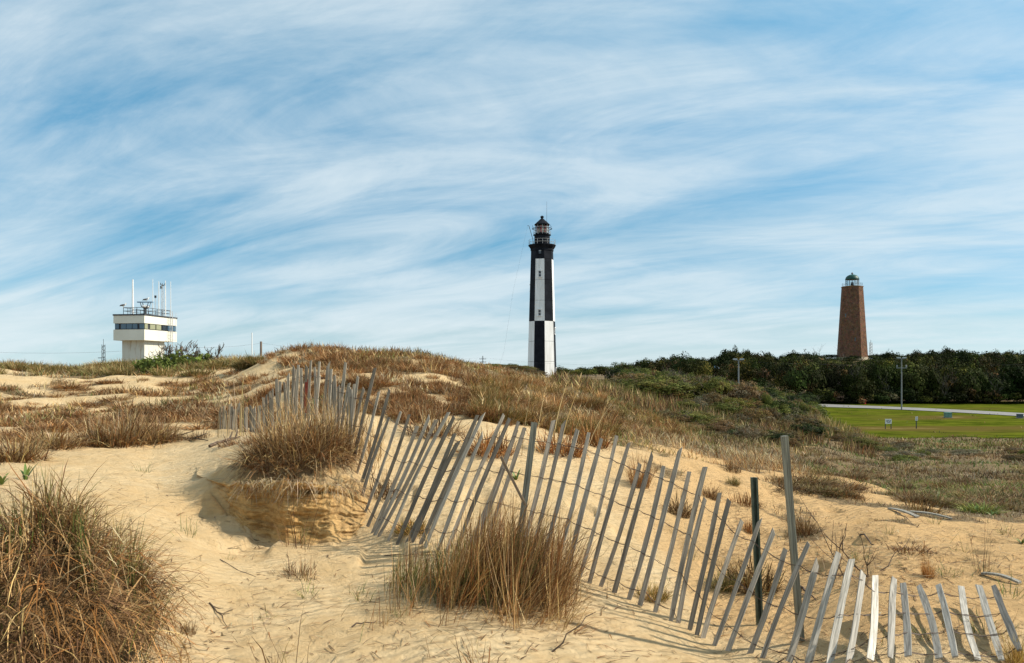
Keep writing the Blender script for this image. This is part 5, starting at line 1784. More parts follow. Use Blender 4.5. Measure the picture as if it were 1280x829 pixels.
st = Blades()
c0 = G(300, 545)
for i in range(16):
    px = rng.uniform(272, 305); py = rng.uniform(543, 548); top = rng.uniform(455, 505)
    g = G(px, py); L = (py - top) * g.y / F
    st.add(np.array([[g.x - c0.x, g.y - c0.y, g.z - c0.z]]), np.array([rng.uniform(0, 6.28)]), np.array([.02]), np.array([.25]), np.array([L]), np.array([.010]), pick([(STRAW, 1), (GREYST, .6)], 1), seg=4)
o = link("tall_grass", st.mesh("tall_grass"), GRASS); o.location = c0
tag(o, "thin pale stalks before the grey far end of the fence", "grass")

# --- tufts scattered over the dunes: those that show largest are objects, the others one mass
LOWRES = {}
for nm, w, h, pal, sp, dr in (("brown", .24, .34, [(BROWN, 3), (STRAW, 1.0), (DARKB, .8), (GREYST, .7)], .95, 1.0), ("low", .26, .20, [(BROWN, 2), (DARKB, 1.0), (GREYST, 1.4)], 1.25, .9),
                          ("straw", .17, .55, [(STRAW, 2), (BROWN, 1.6), (GREYST, 1)], .45, .5), ("olive", .26, .45, [(OLIVE, 3), (STRAW, .8), (BROWN, .6)], .7, .7)):
    n = 170
    r0 = disc(n, w, w); rr = np.hypot(r0[:, 0], r0[:, 1]) / w
    az = np.arctan2(r0[:, 0], -r0[:, 1]) + rng.normal(0, .6, n)
    th0 = rr * sp * .7 + np.abs(rng.normal(0, .15, n)); r0[:, 2] = -.03
    LOWRES[nm] = blade_arrays(r0, az, th0, th0 + dr * U(.2, 1.3, n), h * U(.5, 1.15, n) * (1.05 - .25 * rr), U(.6, 1.2, n) * .014, pick(pal, n), seg=2)
MASS = {"V": [], "C": [], "Q": [], "T": [], "n": 0}


def scatter(n, keep, px0, px1, py0, py1, fams, label, group, wr, hr, dmin, dmax, thr=.42, tintf=None, name="grass_tuft"):
    out_, tries = [], 0
    while len(out_) < n and tries < n * 8:
        tries += 1
        px, py = rng.uniform(px0, px1), rng.uniform(py0, py1)
        g = G(px, py, dmin, dmax + 20)
        if not (dmin < g.y < dmax): continue
        if veg_of(np.array([g.x]), np.array([g.y]))[0] < thr * rng.uniform(.7, 1.3): continue
        out_.append((rng.uniform(*wr) , rng.uniform(*hr), g, fams[int(rng.integers(len(fams)))], tintf(px, g.y) if tintf else (1, 1, 1)))
    out_.sort(key=lambda q: -q[0] * q[1] / q[2].y ** 2)
    W0 = {"low": .62, "brown": .62, "straw": .62, "olive": .8}; H0 = {"low": .17, "brown": .30, "straw": .52, "olive": .42}
    MS = {"low": TUFT_LOW, "brown": TUFT_BROWN, "straw": TUFT_STRAW, "olive": TUFT_OLIVE}
    wm = np.median([q[0] for q in out_[:keep]])
    for i, (w, h, g, fam, t) in enumerate(out_):
        if i < keep:
            px = 640 + F * g.x / g.y
            lum = t[0]
            tone = "dark" if lum < .88 else ("pale" if lum > 1.08 else "mid toned")
            size = "broad" if w > wm * 1.12 else ("small" if w < wm * .8 else "middling")
            far = (g.y - dmin) / (min(dmax, 34) - dmin)
            where = ("near" if far < .25 else "middle" if far < .6 else "far") + " " + ("left" if px < px0 + (px1 - px0) / 3 else "right" if px > px0 + (px1 - px0) * 2 / 3 else "centre")
            label_ = size + " " + tone + " " + label + ", " + where + " part"
            put(MS[fam][int(rng.integers(len(MS[fam])))], name, g, w / W0[fam], label_, group, sz=h / H0[fam], tint=t)
        else:
            V, C, q, tr = LOWRES[fam]
            a = rng.uniform(0, 6.28); c_, s_ = math.cos(a), math.sin(a); k = w / W0[fam]
            MASS["V"].append(np.stack([(V[:, 0] * c_ - V[:, 1] * s_) * k + g.x, (V[:, 0] * s_ + V[:, 1] * c_) * k + g.y, V[:, 2] * h / H0[fam] + g.z], -1))
            MASS["C"].append(C * np.array(t)); MASS["Q"].append(q + MASS["n"]); MASS["T"].append(tr + MASS["n"]); MASS["n"] += len(V)


def warm(px, d):
    v = rng.uniform(.75, 1.15); r_ = rng.uniform(0, 1)
    return (v * (1.0 + .12 * r_), v * (.94 - .08 * r_), v * (.88 - .2 * r_))


scatter(420, 110, 300, 640, 432, 545, ["brown", "brown", "low"], "rusty grass tuft on the central dune", "grass tufts on the central dune", (.28, .66), (.13, .30), 11.5, 34, thr=.30, tintf=warm)
scatter(230, 60, -20, 300, 462, 556, ["brown", "low", "low"], "brown grass mat on the left dune", "grass mats on the left dune", (.35, .95), (.10, .24), 11, 40, thr=.30, tintf=warm)
scatter(170, 40, 600, 900, 470, 545, ["brown", "straw", "olive", "olive"], "dry tuft right of the central dune", "grass tufts right of the central dune", (.4, .9), (.22, .45), 12, 46, tintf=warm)
scatter(200, 40, 960, 1300, 560, 640, ["low", "low", "brown", "olive"], "grey brown mat on the right scrub flat", "grass mats on the right scrub flat", (.4, .9), (.08, .2), 12, 60,
        tintf=lambda p, d: (lambda v: (v * .92, v * .88, v * .82))(rng.uniform(.55, 1.0)))
scatter(90, 14, -20, 330, 452, 470, ["olive"], "olive grass tuft on the left skyline", "green grass on the left skyline", (.7, 1.4), (.3, .5), 26, 46)
o = link("dune_tufts", np_mesh("dune_tufts", np.concatenate(MASS["V"]), np.concatenate(MASS["T"]), np.concatenate(MASS["Q"]), np.concatenate(MASS["C"])), GRASS)
tag(o, "smaller grass tufts crowding the dunes between the larger ones", "grass", kind="stuff")


# --- ground cover nobody could count
def cover():
    B_ = Blades()
    n = 190000
    px = U(-80, 1360, n)
    d = np.exp(U(math.log(7.6), math.log(150), n))
    X = (px - 640) / F * d
    v = veg_of(X, d) + rng.normal(0, .10, n) + .25 * fbm(X * 1.6, d * 1.6, 51, 2)
    dn = (1 - sstep(560, 680, px)) * (1 - sstep(28, 34, d))
    v = v - dn * .07
    keep = (v > .46) & (field_fade(px, d) < .45 + .9 * fbm(X * .35, d * .25, 59, 2) + .25 * rng.uniform(-1, 1, n))
    px, d, X = px[keep], d[keep], X[keep]
    n = len(px)
    Z = terr(X, d)
    r0 = np.stack([X, d, Z - .02], -1)
    rust = np.clip(1 - sstep(560, 700, px) * sstep(18, 30, d), 0, 1)
    olive = sstep(640, 780, px) * sstep(17, 27, d) + (1 - sstep(260, 360, px)) * sstep(29, 34, d) * .8
    grey = sstep(960, 1060, px) * (1 - sstep(45, 60, d))
    c = pick([(BROWN, 2), (STRAW, 1.2), (GREYST, 1)], n)
    co = pick([(OLIVE, 2.4), (STRAW, .35), (BROWN, 1.0), (DARKB, 1.0), (GREEN, .5)], n) * .82
    cg = pick([(GREYST, 2), (BROWN, .8), (DARKB, 1.5), (OLIVE, .8)], n) * .8
    c = np.where((rng.uniform(0, 1, n) < olive)[:, None], co, c)
    c = np.where((rng.uniform(0, 1, n) < grey)[:, None], cg, c)
    gd = (fbm(X * .6, d * .45, 67, 2) > .14) & (px < 900)
    c = np.where((gd & (rng.uniform(0, 1, n) < .6))[:, None], pick([(OLIVE, 2), (GREEN, .6)], n), c)
    gp = (fbm(X * .25, d * .12, 61, 2) > .22) & (px > 1000) & (d > 13)      # green herb patches on the right
    c = np.where((gp & (rng.uniform(0, 1, n) < .75))[:, None], pick([(GREEN, 1)], n), c)
    patch = np.clip(1.0 + 1.1 * fbm(X * .7, d * .5, 71, 3), .45, 1.5)
    hue = fbm(X * .45, d * .3, 73, 2)[:, None]
    c = c * patch[:, None] * (1 + hue * np.array([.25, -.05, -.35]))
    c = np.clip(c, .01, 1)
    hgt = (.19 + .05 * olive + .0012 * np.minimum(d, 80)) * (1 - .35 * grey) * (.45 + .55 * sstep(10, 15, d))
    B_.add(r0, U(0, 6.28, n), np.abs(rng.normal(.35, .35, n)), U(.4, 1.6, n), hgt * U(.5, 1.5, n), np.maximum(.007, d * .00085) * U(.7, 1.3, n), c, seg=2)
    o = link("dune_grass", B_.mesh("dune_grass"), GRASS)
    tag(o, "thin dry grass cover spread over the dunes and scrub flat", "grass", kind="stuff")


cover()


# ------------------------------------------------------------------ shrubs and trees
rng = np.random.default_rng(5)
LG1 = [(0.040, 0.062, 0.014), (0.058, 0.085, 0.018), (0.080, 0.105, 0.022)]
LG2 = [(0.13, 0.14, 0.03), (0.18, 0.17, 0.04), (0.09, 0.105, 0.025)]
LBR = [(0.14, 0.085, 0.035), (0.19, 0.11, 0.045), (0.10, 0.07, 0.03)]
LGY = [(0.16, 0.15, 0.10), (0.21, 0.19, 0.13), (0.12, 0.11, 0.07)]
LDK = [(0.011, 0.019, 0.006), (0.018, 0.028, 0.008), (0.028, 0.042, 0.010), (0.008, 0.014, 0.006)]


def leaf_quads(ctr, size, normal_bias, cols):
    """one small leaf-spray quad per centre, roughly facing outward"""
    n = len(ctr)
    nr = normal_bias + rng.normal(0, .38, (n, 3))
    nr /= np.linalg.norm(nr, axis=1)[:, None] + 1e-9
    t = np.cross(nr, rng.normal(0, 1, (n, 3))); t /= np.linalg.norm(t, axis=1)[:, None] + 1e-9
    b = np.cross(nr, t)
    s = size[:, None]
    l = s * rng.uniform(.7, 1.3, (n, 1)); w = s * rng.uniform(.35, .75, (n, 1))
    V = np.stack([ctr - t * l, ctr - b * w + t * l * .1, ctr + t * l, ctr + b * w - t * l * .1], 1)
    C = np.repeat(cols[:, None, :], 4, 1)
    Q = np.arange(n * 4).reshape(n, 4)
    return V.reshape(-1, 3), C.reshape(-1, 3), Q


def crown_arrays(rx, rz, zc2, nclump, per, leaf, pal, flat=1.0, clump_r=.36, gap=.0):
    """foliage as clumps spread over and through an uneven crown volume"""
    u = rng.normal(0, 1, (nclump, 3)); u /= np.linalg.norm(u, axis=1)[:, None]
    u[:, 2] = np.where(u[:, 2] < -.35, -u[:, 2] * .6, u[:, 2])
    rr = rng.uniform(.45, 1.0, nclump) ** .6 * (1 + rng.normal(0, .10, nclump))
    C0 = u * rr[:, None] * np.array([rx, rx, rz]) + np.array([0, 0, zc2])
    cr = clump_r * rx * rng.uniform(.55, 1.25, nclump)
    cc = pick(pal, nclump, .18); cc = cc * .6 + cc.mean(0) * .4
    nn = (per * (cr / (clump_r * rx)) ** 1.6).astype(int) + 6
    idx = np.repeat(np.arange(nclump), nn)
    n = len(idx)
    w = rng.normal(0, 1, (n, 3)); w /= np.linalg.norm(w, axis=1)[:, None]
    q = rng.uniform(.35, 1, n) ** .5
    ctr = C0[idx] + w * (q * cr[idx])[:, None] * np.array([1, 1, .72 * flat])
    cols = cc[idx] * (1 + rng.uniform(-.28, .28, (n, 1)))
    return leaf_quads(ctr, leaf * rng.uniform(.6, 1.4, n), w * .8 + u[idx] * .6, cols)


def crown_mesh(name, *a, **k):
    V, C, Q = crown_arrays(*a, **k)
    return np_mesh(name, V, quads=Q, cols=C)


def limbs_mesh(name, H, spread, r0, n, seed, bare=False, base_h=.25):
    rd = random.Random(seed)
    m = MB()

    def grow(p, d, L, r_, lev):
        pts, rs = [p], [r_]
        q = p.copy()
        k = 4
        for i in range(k):
            d = (d + Vector((rd.uniform(-.28, .28), rd.uniform(-.28, .28), rd.uniform(-.05, .22)))).normalized()
            q = q + d * (L / k)
            pts.append(q.copy()); rs.append(r_ * (1 - .75 * (i + 1) / k) + .004 * (1 if bare else 0))
        m.tube(pts, rs, 5 if lev < 2 else 3, lev == 0)
        if lev < (3 if bare else 2):
            for c in range(rd.randint(2, 3 if not bare else 4)):
                i = rd.randint(1, k)
                dd = (d + Vector((rd.uniform(-1, 1), rd.uniform(-1, 1), rd.uniform(-.1, .7)))).normalized()
                grow(pts[i], dd, L * rd.uniform(.45, .7), rs[i] * .75 + .003, lev + 1)
    for i in range(n):
        t = rd.uniform(0, 6.28)
        s = spread * (rd.uniform(.3, 1) if n > 1 else .12)
        grow(Vector((.05 * math.cos(t), .05 * math.sin(t), -.15)), Vector((s * math.cos(t), s * math.sin(t), 1)).normalized(), H, r0, 0)
    return m.mesh(name)


# shrub kinds of unit size (about 1 m across, 0.9 m high)
SH = {
    "green": [crown_mesh("crown", .5, .42, .42, 90, 56, .026, [(LG1, 2), (LG2, 1.8)], clump_r=.26) for _ in range(3)],
    "olive": [crown_mesh("crown", .5, .40, .40, 90, 54, .026, [(LG2, 2.8), (LBR, 1), (LG1, .7)], clump_r=.26) for _ in range(3)],
    "brown": [crown_mesh("crown", .5, .38, .38, 90, 50, .024, [(LBR, 3), (LGY, .9), (LG2, .8)], clump_r=.26) for _ in range(3)],
    "grey": [crown_mesh("crown", .5, .40, .40, 80, 44, .022, [(LGY, 2), (LBR, 1), (LG1, .5)], clump_r=.26) for _ in range(2)],
    "dark": [crown_mesh("crown", .5, .42, .42, 90, 56, .026, [(LDK, 3), (LG1, 1.6)], clump_r=.26) for _ in range(2)],
}
SHSTEM = [limbs_mesh("stems", .62, .8, .022, 6, 40 + i) for i in range(2)]


def shrub(px, d, kind, w, h, label, group=None, sink=.06):
    g = GD(px, d)
    root = empty("shrub", (g.x, g.y, g.z - sink * h), label, "shrub", group, rz=rng.uniform(0, 6.28))
    root.scale = (w, w * rng.uniform(.85, 1.15), h / .88)
    ms = SH[kind]
    c = link("crown", ms[int(rng.integers(len(ms)))], LEAF, root)
    v = rng.uniform(.8, 1.25)
    c.color = (v * rng.uniform(.92, 1.08), v, v * rng.uniform(.85, 1.05), 1)
    link("stems", SHSTEM[int(rng.integers(2))], BARK, root)


_B = Blades()
n = 26000
px_ = U(690, 1095, n); d_ = np.exp(U(math.log(38), math.log(112), n)); x_ = (px_ - 640) / F * d_
ok_ = (fbm(x_ * .22, d_ * .14, 111, 2) > -.12) & (field_fade(px_, d_) < .3)
px_, d_, x_ = px_[ok_], d_[ok_], x_[ok_]; n = len(px_)
yg_ = (fbm(x_ * .3, d_ * .2, 113, 2) > .1)[:, None]
_B.add(np.stack([x_, d_, terr(x_, d_) - .03], -1), U(0, 6.28, n), np.abs(rng.normal(.15, .2, n)), U(.2, .9, n), U(.3, .95, n), d_ * .0011 * U(.6, 1.3, n), np.where(yg_, pick([(OLIVE, 2), (STRAW, 1), (LG2, 1)], n), pick([(BROWN, 1.6), (DARKB, 1.5), (OLIVE, 1)], n)), seg=2)
_o = link("scrub_grass", _B.mesh("scrub_grass"), GRASS); tag(_o, "tall mixed grass growing between the shrubs right of the striped lighthouse", "grass", kind="stuff")
KLAB = {"green": "leafy green shrub", "olive": "olive yellow shrub", "brown": "rust brown shrub", "grey": "grey twiggy shrub", "dark": "dark green shrub"}


def shrubs(n, px0, px1, d0, d1, kinds, w, h, where, group):
    for i in range(n):
        kd = kinds[int(rng.integers(len(kinds)))]
        px, d, ww = rng.uniform(px0, px1), math.exp(rng.uniform(math.log(d0), math.log(d1))), rng.uniform(*w)
        size = "wide" if ww > w[0] + (w[1] - w[0]) * .66 else ("small" if ww < w[0] + (w[1] - w[0]) * .33 else "middling")
        q = (px - px0) / (px1 - px0)
        side = "at the left end" if q < .25 else "at the right end" if q > .75 else "left of the middle" if q < .5 else "right of the middle"
        shrub(px, d, kd, ww, rng.uniform(*h), size + " " + KLAB[kd] + " " + where + ", " + side, group)


shrubs(36, 585, 672, 44, 60, ["olive", "brown", "olive", "green"], (.9, 2.0), (.2, .5), "on the low ridge", "shrubs on the low ridge")
shrubs(20, 684, 790, 60, 118, ["green", "olive", "olive", "brown"], (1.4, 3.0), (.35, .8), "near the lighthouse foot", "shrubs near the lighthouse foot")
shrubs(60, 780, 905, 50, 118, ["green", "olive", "olive", "brown", "olive", "green"], (1.6, 4.2), (.8, 1.9), "in the hollow", "shrubs in the hollow")
shrubs(40, 770, 930, 118, 160, ["dark", "green", "olive", "brown"], (3, 6), (1.8, 3.6), "below the trees beyond the hollow", "shrubs below the trees")
shrubs(46, 880, 1012, 100, 156, ["dark", "green", "olive", "dark"], (3, 6), (1.6, 3.2), "in the dip behind the scrub hill", "shrubs in the dip")
shrubs(30, 830, 1010, 26, 43, ["brown", "olive", "grey", "brown", "dark"], (.8, 1.8), (.3, .75), "on the near foot of the scrub hill", "shrubs on the hill foot")
shrubs(62, 850, 1012, 43, 62, ["brown", "olive", "olive", "grey", "brown", "green"], (.9, 2.2), (.5, 1.3), "on the scrub hill", "shrubs on the scrub hill")
shrubs(26, 1005, 1092, 44, 60, ["brown", "grey", "brown", "olive"], (.8, 1.7), (.3, .7), "on the hill tail", "shrubs on the hill tail")
shrubs(16, 1090, 1300, 34, 66, ["grey", "brown", "green"], (.8, 2.0), (.3, .65), "along the lower edge of the lawn", "shrubs along the lawn edge")
shrub(930, 50.5, "brown", 2.8, 2.1, "largest rust brown bush on top of the scrub hill")
shrub(974, 49.5, "dark", 2.6, 1.6, "dark green bush at the right shoulder of the scrub hill")
shrub(1000, 51, "olive", 1.1, 1.5, "slim olive bush standing at the road end of the scrub hill")
shrub(958, 50, "olive", 1.2, 1.9, "yellowish upright bush on the crest of the scrub hill")
shrub(840, 58, "grey", 1.8, 2.0, "pale grey twiggy bush standing before the dark trees")
shrub(1010, 43, "dark", 2.0, 1.0, "dark rounded bush at the right foot of the scrub hill")


# the bush by the watch tower: branches and fresh leaves
def tower_bush():
    d = 31.0
    g = GD(225, d)
    root = empty("shrub", (g.x, g.y, g.z - .1), "bright green leafy bush with bare twigs beside the watch tower", "shrub")
    A = []
    k = d / F
    for cx_, cz, rx, rz, m in ((-44, 4, 18, 11, 34), (-14, 7, 24, 13, 46), (15, 8, 24, 15, 50), (44, 4, 18, 11, 28), (-2, 17, 14, 9, 9), (33, 16, 9, 9, 8), (4, 1, 44, 8, 40)):
        V, C, Q = crown_arrays(rx * k, rz * k, cz * k, m, 34, .055, [(LG1, 1.2), (LG2, 2.0), ([(0.22, 0.27, 0.06), (0.17, 0.22, 0.05)], 4.0)], clump_r=.30)
        V[:, 0] += cx_ * k
        A.append((V, C, Q))
    off = 0; Vs, Cs, Qs = [], [], []
    for V, C, Q in A:
        Vs.append(V); Cs.append(C); Qs.append(Q + off); off += len(V)
    link("crown", np_mesh("crown", np.concatenate(Vs), quads=np.concatenate(Qs), cols=np.concatenate(Cs)), LEAF, root)
    for i, x in enumerate((-26, -8, 8, 26, 38)):
        o = link("branch", limbs_mesh("branch", .72, .9, .014, 3, 90 + i, bare=True), BARK, root)
        o.location = (x * k, 0, .05)


tower_bush()


PALEBARK = noise_mat("pale_bark", (0.06, 0.05, 0.04), (0.13, 0.11, 0.09), 9)
# --- trees of the wood
OUT_X = [640, 700, 780, 815, 830, 850, 880, 905, 920, 960, 1000, 1035, 1060, 1085, 1110, 1150, 1190, 1230, 1280, 1500]
OUT_Y = [462, 461.5, 458, 452, 449, 447, 449, 444, 440, 444, 444, 449, 453, 449, 446, 443, 440, 443, 445, 443]
PALS = [[(LDK, 3), (LG1, .5)], [(LDK, 2.6), (LG1, 1.0), (LG2, .15)], [(LDK, 3), (LBR, .35), (LG2, .25)], [(LG1, 1.4), (LG2, .5), (LDK, 1.6)], [(LDK, 3), (LGY, .25), (LBR, .25)]]
TREES = [crown_mesh("crown", 1.0, .72, .78, 60, 60, .07, PALS[i % 5], clump_r=.38) for i in range(8)]
TRUNK = [limbs_mesh("trunk", 1.05, .5, .05, 1, 60 + i) for i in range(4)]


def tree_h(px, d, hmax):
    g = GD(px, d)
    top = ZC + (HOR - float(np.interp(px, OUT_X, OUT_Y)) + float(vnoise(px * .045, .3, 201)) * 9 * (px > 900) * (abs(px - 1065) > 30) - rng.normal(0, 2.0)) / F * d
    return g, max(1.6, min(hmax, top - g.z))


def tree(px, d, hmax, label, group=None, w=None, v=None):
    g, h = tree_h(px, d, hmax)
    w = w or rng.uniform(2.2, 3.6)
    root = empty("tree", (g.x, g.y, g.z - .2), label, "tree", group, rz=rng.uniform(0, 6.28))
    root.scale = (w, w * rng.uniform(.85, 1.15), h / 1.5)
    i = v if v is not None else int(rng.integers(8))
    c = link("crown", TREES[i], TREELEAF, root)
    b = rng.choice([rng.uniform(.6, 1.2), rng.uniform(.7, 1.3), rng.uniform(1.3, 2.1)])
    b *= .72
    c.color = (b * rng.uniform(.85, 1.35), b, b * rng.uniform(.75, 1.05), 1)
    link("trunk", TRUNK[int(rng.integers(4))], BARK, root)


ORD = 'first second third fourth fifth sixth seventh eighth ninth tenth eleventh twelfth thirteenth fourteenth fifteenth sixteenth seventeenth eighteenth nineteenth twentieth'.split()
ORD += ['twenty ' + w for w in ORD[:9]]
for i, px in enumerate(np.linspace(1012, 1310, 27)):
    tree(px + rng.uniform(-4, 4), rng.uniform(158, 163), rng.uniform(4.5, 7.5), ORD[i] + " tree from the left in the front row behind the road", "front row trees of the woods")
for i, px in enumerate(np.linspace(1040, 905, 14)):
    tree(px + rng.uniform(-4, 4), rng.uniform(205, 225), 9, ORD[i] + " skyline tree leftward from the brick lighthouse", "skyline trees left of the brick lighthouse")
for i, px in enumerate(np.linspace(1096, 1300, 20)):
    tree(px + rng.uniform(-4, 4), rng.uniform(205, 228), 9, ORD[i] + " skyline tree rightward from the brick lighthouse", "skyline trees right of the brick lighthouse")
for px, lab in ((834, "left one of two round topped dark trees right of the striped lighthouse"), (859, "right one of two round topped dark trees right of the striped lighthouse")):
    tree(px, 196, 8.5, lab, w=2.7, v=0)
for i, px in enumerate(np.linspace(786, 905, 12)):
    tree(px + rng.uniform(-4, 4), rng.uniform(185, 215), 7, ORD[i] + " tree from the left in the low wood between the lighthouses", "low wood between the lighthouses", w=rng.uniform(2, 3))


for i, (px, up) in enumerate(((918, 5), (932, 3), (962, 3), (990, 4), (1016, 3), (1098, 4), (1121, 3), (1146, 4), (1169, 3), (1186, 5), (1204, 4), (1243, 3), (1262, 4))):
    d = rng.uniform(212, 232); g = GD(px, d)
    h = ZC + (HOR - float(np.interp(px, OUT_X, OUT_Y)) + up) / F * d - g.z
    root = empty("tree", (g.x, g.y, g.z - .2), ORD[i] + " tree from the left that stands above the canopy line", "tree", "trees above the canopy line", rz=rng.uniform(0, 6.28))
    w = rng.uniform(1.5, 2.3); root.scale = (w, w, h / 1.5)
    c = link("crown", TREES[int(rng.integers(8))], TREELEAF, root); c.color = (.7, .68, .66, 1)
    link("trunk", TRUNK[int(rng.integers(4))], BARK, root)


def woods():
    Vs, Cs, Qs, off = [], [], [], 0

    def one(px, d, hmax, w, pal, leaf=.34):
        nonlocal off
        g, h = tree_h(px, d, hmax)
        V, C, Q = crown_arrays(1.0, .72, .78, 28, 34, leaf / w * .5, pal, clump_r=.42)
        a = rng.uniform(0, 6.28); c_, s_ = math.cos(a), math.sin(a)
        X = (V[:, 0] * c_ - V[:, 1] * s_) * w; Y = (V[:, 0] * s_ + V[:, 1] * c_) * w
        Vs.append(np.stack([X + g.x, Y + g.y, V[:, 2] * h / 1.5 + g.z - .2], -1)); Cs.append(C * rng.choice([rng.uniform(.6, 1.2), rng.uniform(.6, 1.3), rng.uniform(1.3, 2.1)]) * np.array([rng.uniform(.85, 1.35), 1, rng.uniform(.75, 1.05)])); Qs.append(Q + off); off += len(V)
    for i in range(190):
        d = rng.uniform(160, 238); px = rng.uniform(985, 1340)
        one(px, d, rng.uniform(4.5, 8), rng.uniform(2.2, 3.8), PALS[int(rng.integers(5))])
    for i in range(100):
        d = rng.uniform(158, 236); px = rng.uniform(785, 990)
        one(px, d, rng.uniform(4, 7), rng.uniform(2, 3.4), PALS[int(rng.integers(5))])
    for px in np.arange(1008, 1330, 5.0):          # understory down to the verge
        one(px + rng.uniform(-3, 3), rng.uniform(157, 160), rng.uniform(1.8, 3.6), rng.uniform(1.3, 2.3), PALS[int(rng.integers(5))])
    for px in np.arange(690, 800, 4.5):            # paler trees beyond the striped lighthouse
        one(px + rng.uniform(-3, 3), rng.uniform(300, 340), 6.5, rng.uniform(2.2, 4.2), PALS[3], .5)
    for px in np.arange(1000, 1340, 6.0):
        one(px, rng.uniform(240, 285), 6.5, rng.uniform(2.5, 4), PALS[0], .45)
    o = link("woods", np_mesh("woods", np.concatenate(Vs), quads=np.concatenate(Qs), cols=np.concatenate(Cs)), TREELEAF)
    o.color = (.72, .68, .66, 1)
    tag(o, "dense dark evergreen wood filling the hill behind the road", "woods", kind="stuff")


woods()
# bare tree beside the brick lighthouse
g = GD(1033, 226)
bt = empty("bare_tree", (g.x, g.y, g.z), "leafless grey tree rising just left of the brick lighthouse", "tree")
hb = ZC + (HOR - 434) / F * 226 - g.z
o = link("trunk", limbs_mesh("trunk", hb * .72, .9, .16, 3, 7, bare=True), BARK, bt); o.scale = (1.25, 1.25, .95)
for i, (px, d, H, lab) in enumerate(((1175, 157.5, 4.2, "pale leafless tree at the front of the woods right of the tall lamp post"), (1062, 158, 4.6, "pale leafless tree at the woods edge below the brick lighthouse"),
                                     (1240, 157.5, 4.0, "pale leafless tree at the woods edge near the right picture side"), (1110, 158, 3.8, "pale leafless tree at the woods edge just left of the tall lamp post"))):
    g = GD(px, d)
    bt = empty("bare_tree", (g.x, g.y, g.z), lab, "tree")
    link("trunk", limbs_mesh("trunk", H, .5, .07, 3, 70 + i, bare=True), PALEBARK, bt)
g = GD(842, 122)
bt = empty("bare_tree", (g.x, g.y, g.z), "small leafless tree before the two round topped trees", "tree")
link("trunk", limbs_mesh("trunk", 2.6, .7, .06, 2, 8, bare=True), BARK, bt)


# ------------------------------------------------------------------ broad leaved plants, one mesh per leaf
PLANTLEAF = noise_mat("plant_leaf", (0.075, 0.13, 0.025), (0.16, 0.22, 0.05), 30, rough=.55)


def leaf_mesh(L, w, bend):
    v, f = [], []
    n = 6
    for i in range(n + 1):
        q = i / n
        ww = w * (math.sin(math.pi * min(1, q * .9 + .1)) ** .8) * (1 - .25 * q) / 2 if i < n else .001
        th = bend * q
        x = L * (math.sin(th) / max(bend, .01)); z = L * ((1 - math.cos(th)) / max(bend, .01))
        # grows along +z first, bends toward +x
        v += [(z, -ww, x), (z + .004, 0, x - .004), (z, ww, x)]
    for i in range(n):
        f += [(3 * i, 3 * i + 1, 3 * i + 4, 3 * i + 3), (3 * i + 1, 3 * i + 2, 3 * i + 5, 3 * i + 4)]
    me = MB().add(v, f).mesh("leaf", True)
    return me


LEAFS = [leaf_mesh(1.0, .16, b) for b in (.5, .9, 1.3)]


def plant(px, py, size_px, nleaf, label, dmin=2.0):
    g = G(px, py, dmin)
    k = g.y / F
    root = empty("broadleaf_plant", (g.x, g.y, g.z - .02), label, "plant")
    for i in range(nleaf):
        o = link("leaf", LEAFS[int(rng.integers(3))], PLANTLEAF, root)
        s = size_px * k * rng.uniform(.6, 1.1)
        o.scale = (s, s, s)
        o.rotation_euler = (0, rng.uniform(.05, .6), i * 2.4 + rng.uniform(-.4, .4))


plant(32, 600, 26, 9, "green broad leaved plant on the sand above the left thatch")
plant(2, 606, 26, 8, "green broad leaved plant cut by the left picture edge")
plant(645, 600, 20, 8, "small green plant on the sand behind the fence slats")
plant(1218, 640, 16, 9, "green broad leaved plant at the sandy edge of the right scrub")
plant(1240, 645, 13, 7, "smaller green plant right of the broad leaved plant at the scrub edge")
plant(1277, 680, 16, 8, "green plant at the right picture edge above the slats")


# ------------------------------------------------------------------ driftwood, boards, twigs, litter
def board(p, q, w, label):
    a, b = G(*p), G(*q)
    root = (a + b) / 2
    ax = (b - a); L = ax.length; ax.normalize()
    s = ax.cross(Vector((0, 0, 1))).normalized(); u = s.cross(ax)
    M = Matrix(((ax.x, s.x, u.x, root.x), (ax.y, s.y, u.y, root.y), (ax.z, s.z, u.z, root.z + .015), (0, 0, 0, 1)))
    v, f = [], []
    n = 7
    for i in range(n):
        x = -L / 2 + L * i / (n - 1); bow = .02 * math.sin(math.pi * i / (n - 1))
        for sy, sz in ((-1, -1), (1, -1), (1, 1), (-1, 1)):
            v.append((x, sy * w / 2 * (1 - .1 * (i % 2)), sz * .008 + bow))
    for i in range(n - 1):
        for e in range(4):
            f.append((i * 4 + e, i * 4 + (e + 1) % 4, (i + 1) * 4 + (e + 1) % 4, (i + 1) * 4 + e))
    f += [(3, 2, 1, 0), tuple((n - 1) * 4 + e for e in range(4))]
    o = MB().add(v, f).build("fallen_board", WOOD)
    o.matrix_world = M
    o.color = (.75, .76, .74, 1)
    tag(o, label, "board", "fallen boards on the right slope")


board((1112, 637), (1147, 648), .07, "left one of two grey boards lying on the right sand slope")
board((1138, 641), (1190, 650), .07, "right one of two grey boards lying on the right sand slope")
board((1228, 719), (1275, 731), .045, "pale thin board lying behind the fallen slats at the right edge")


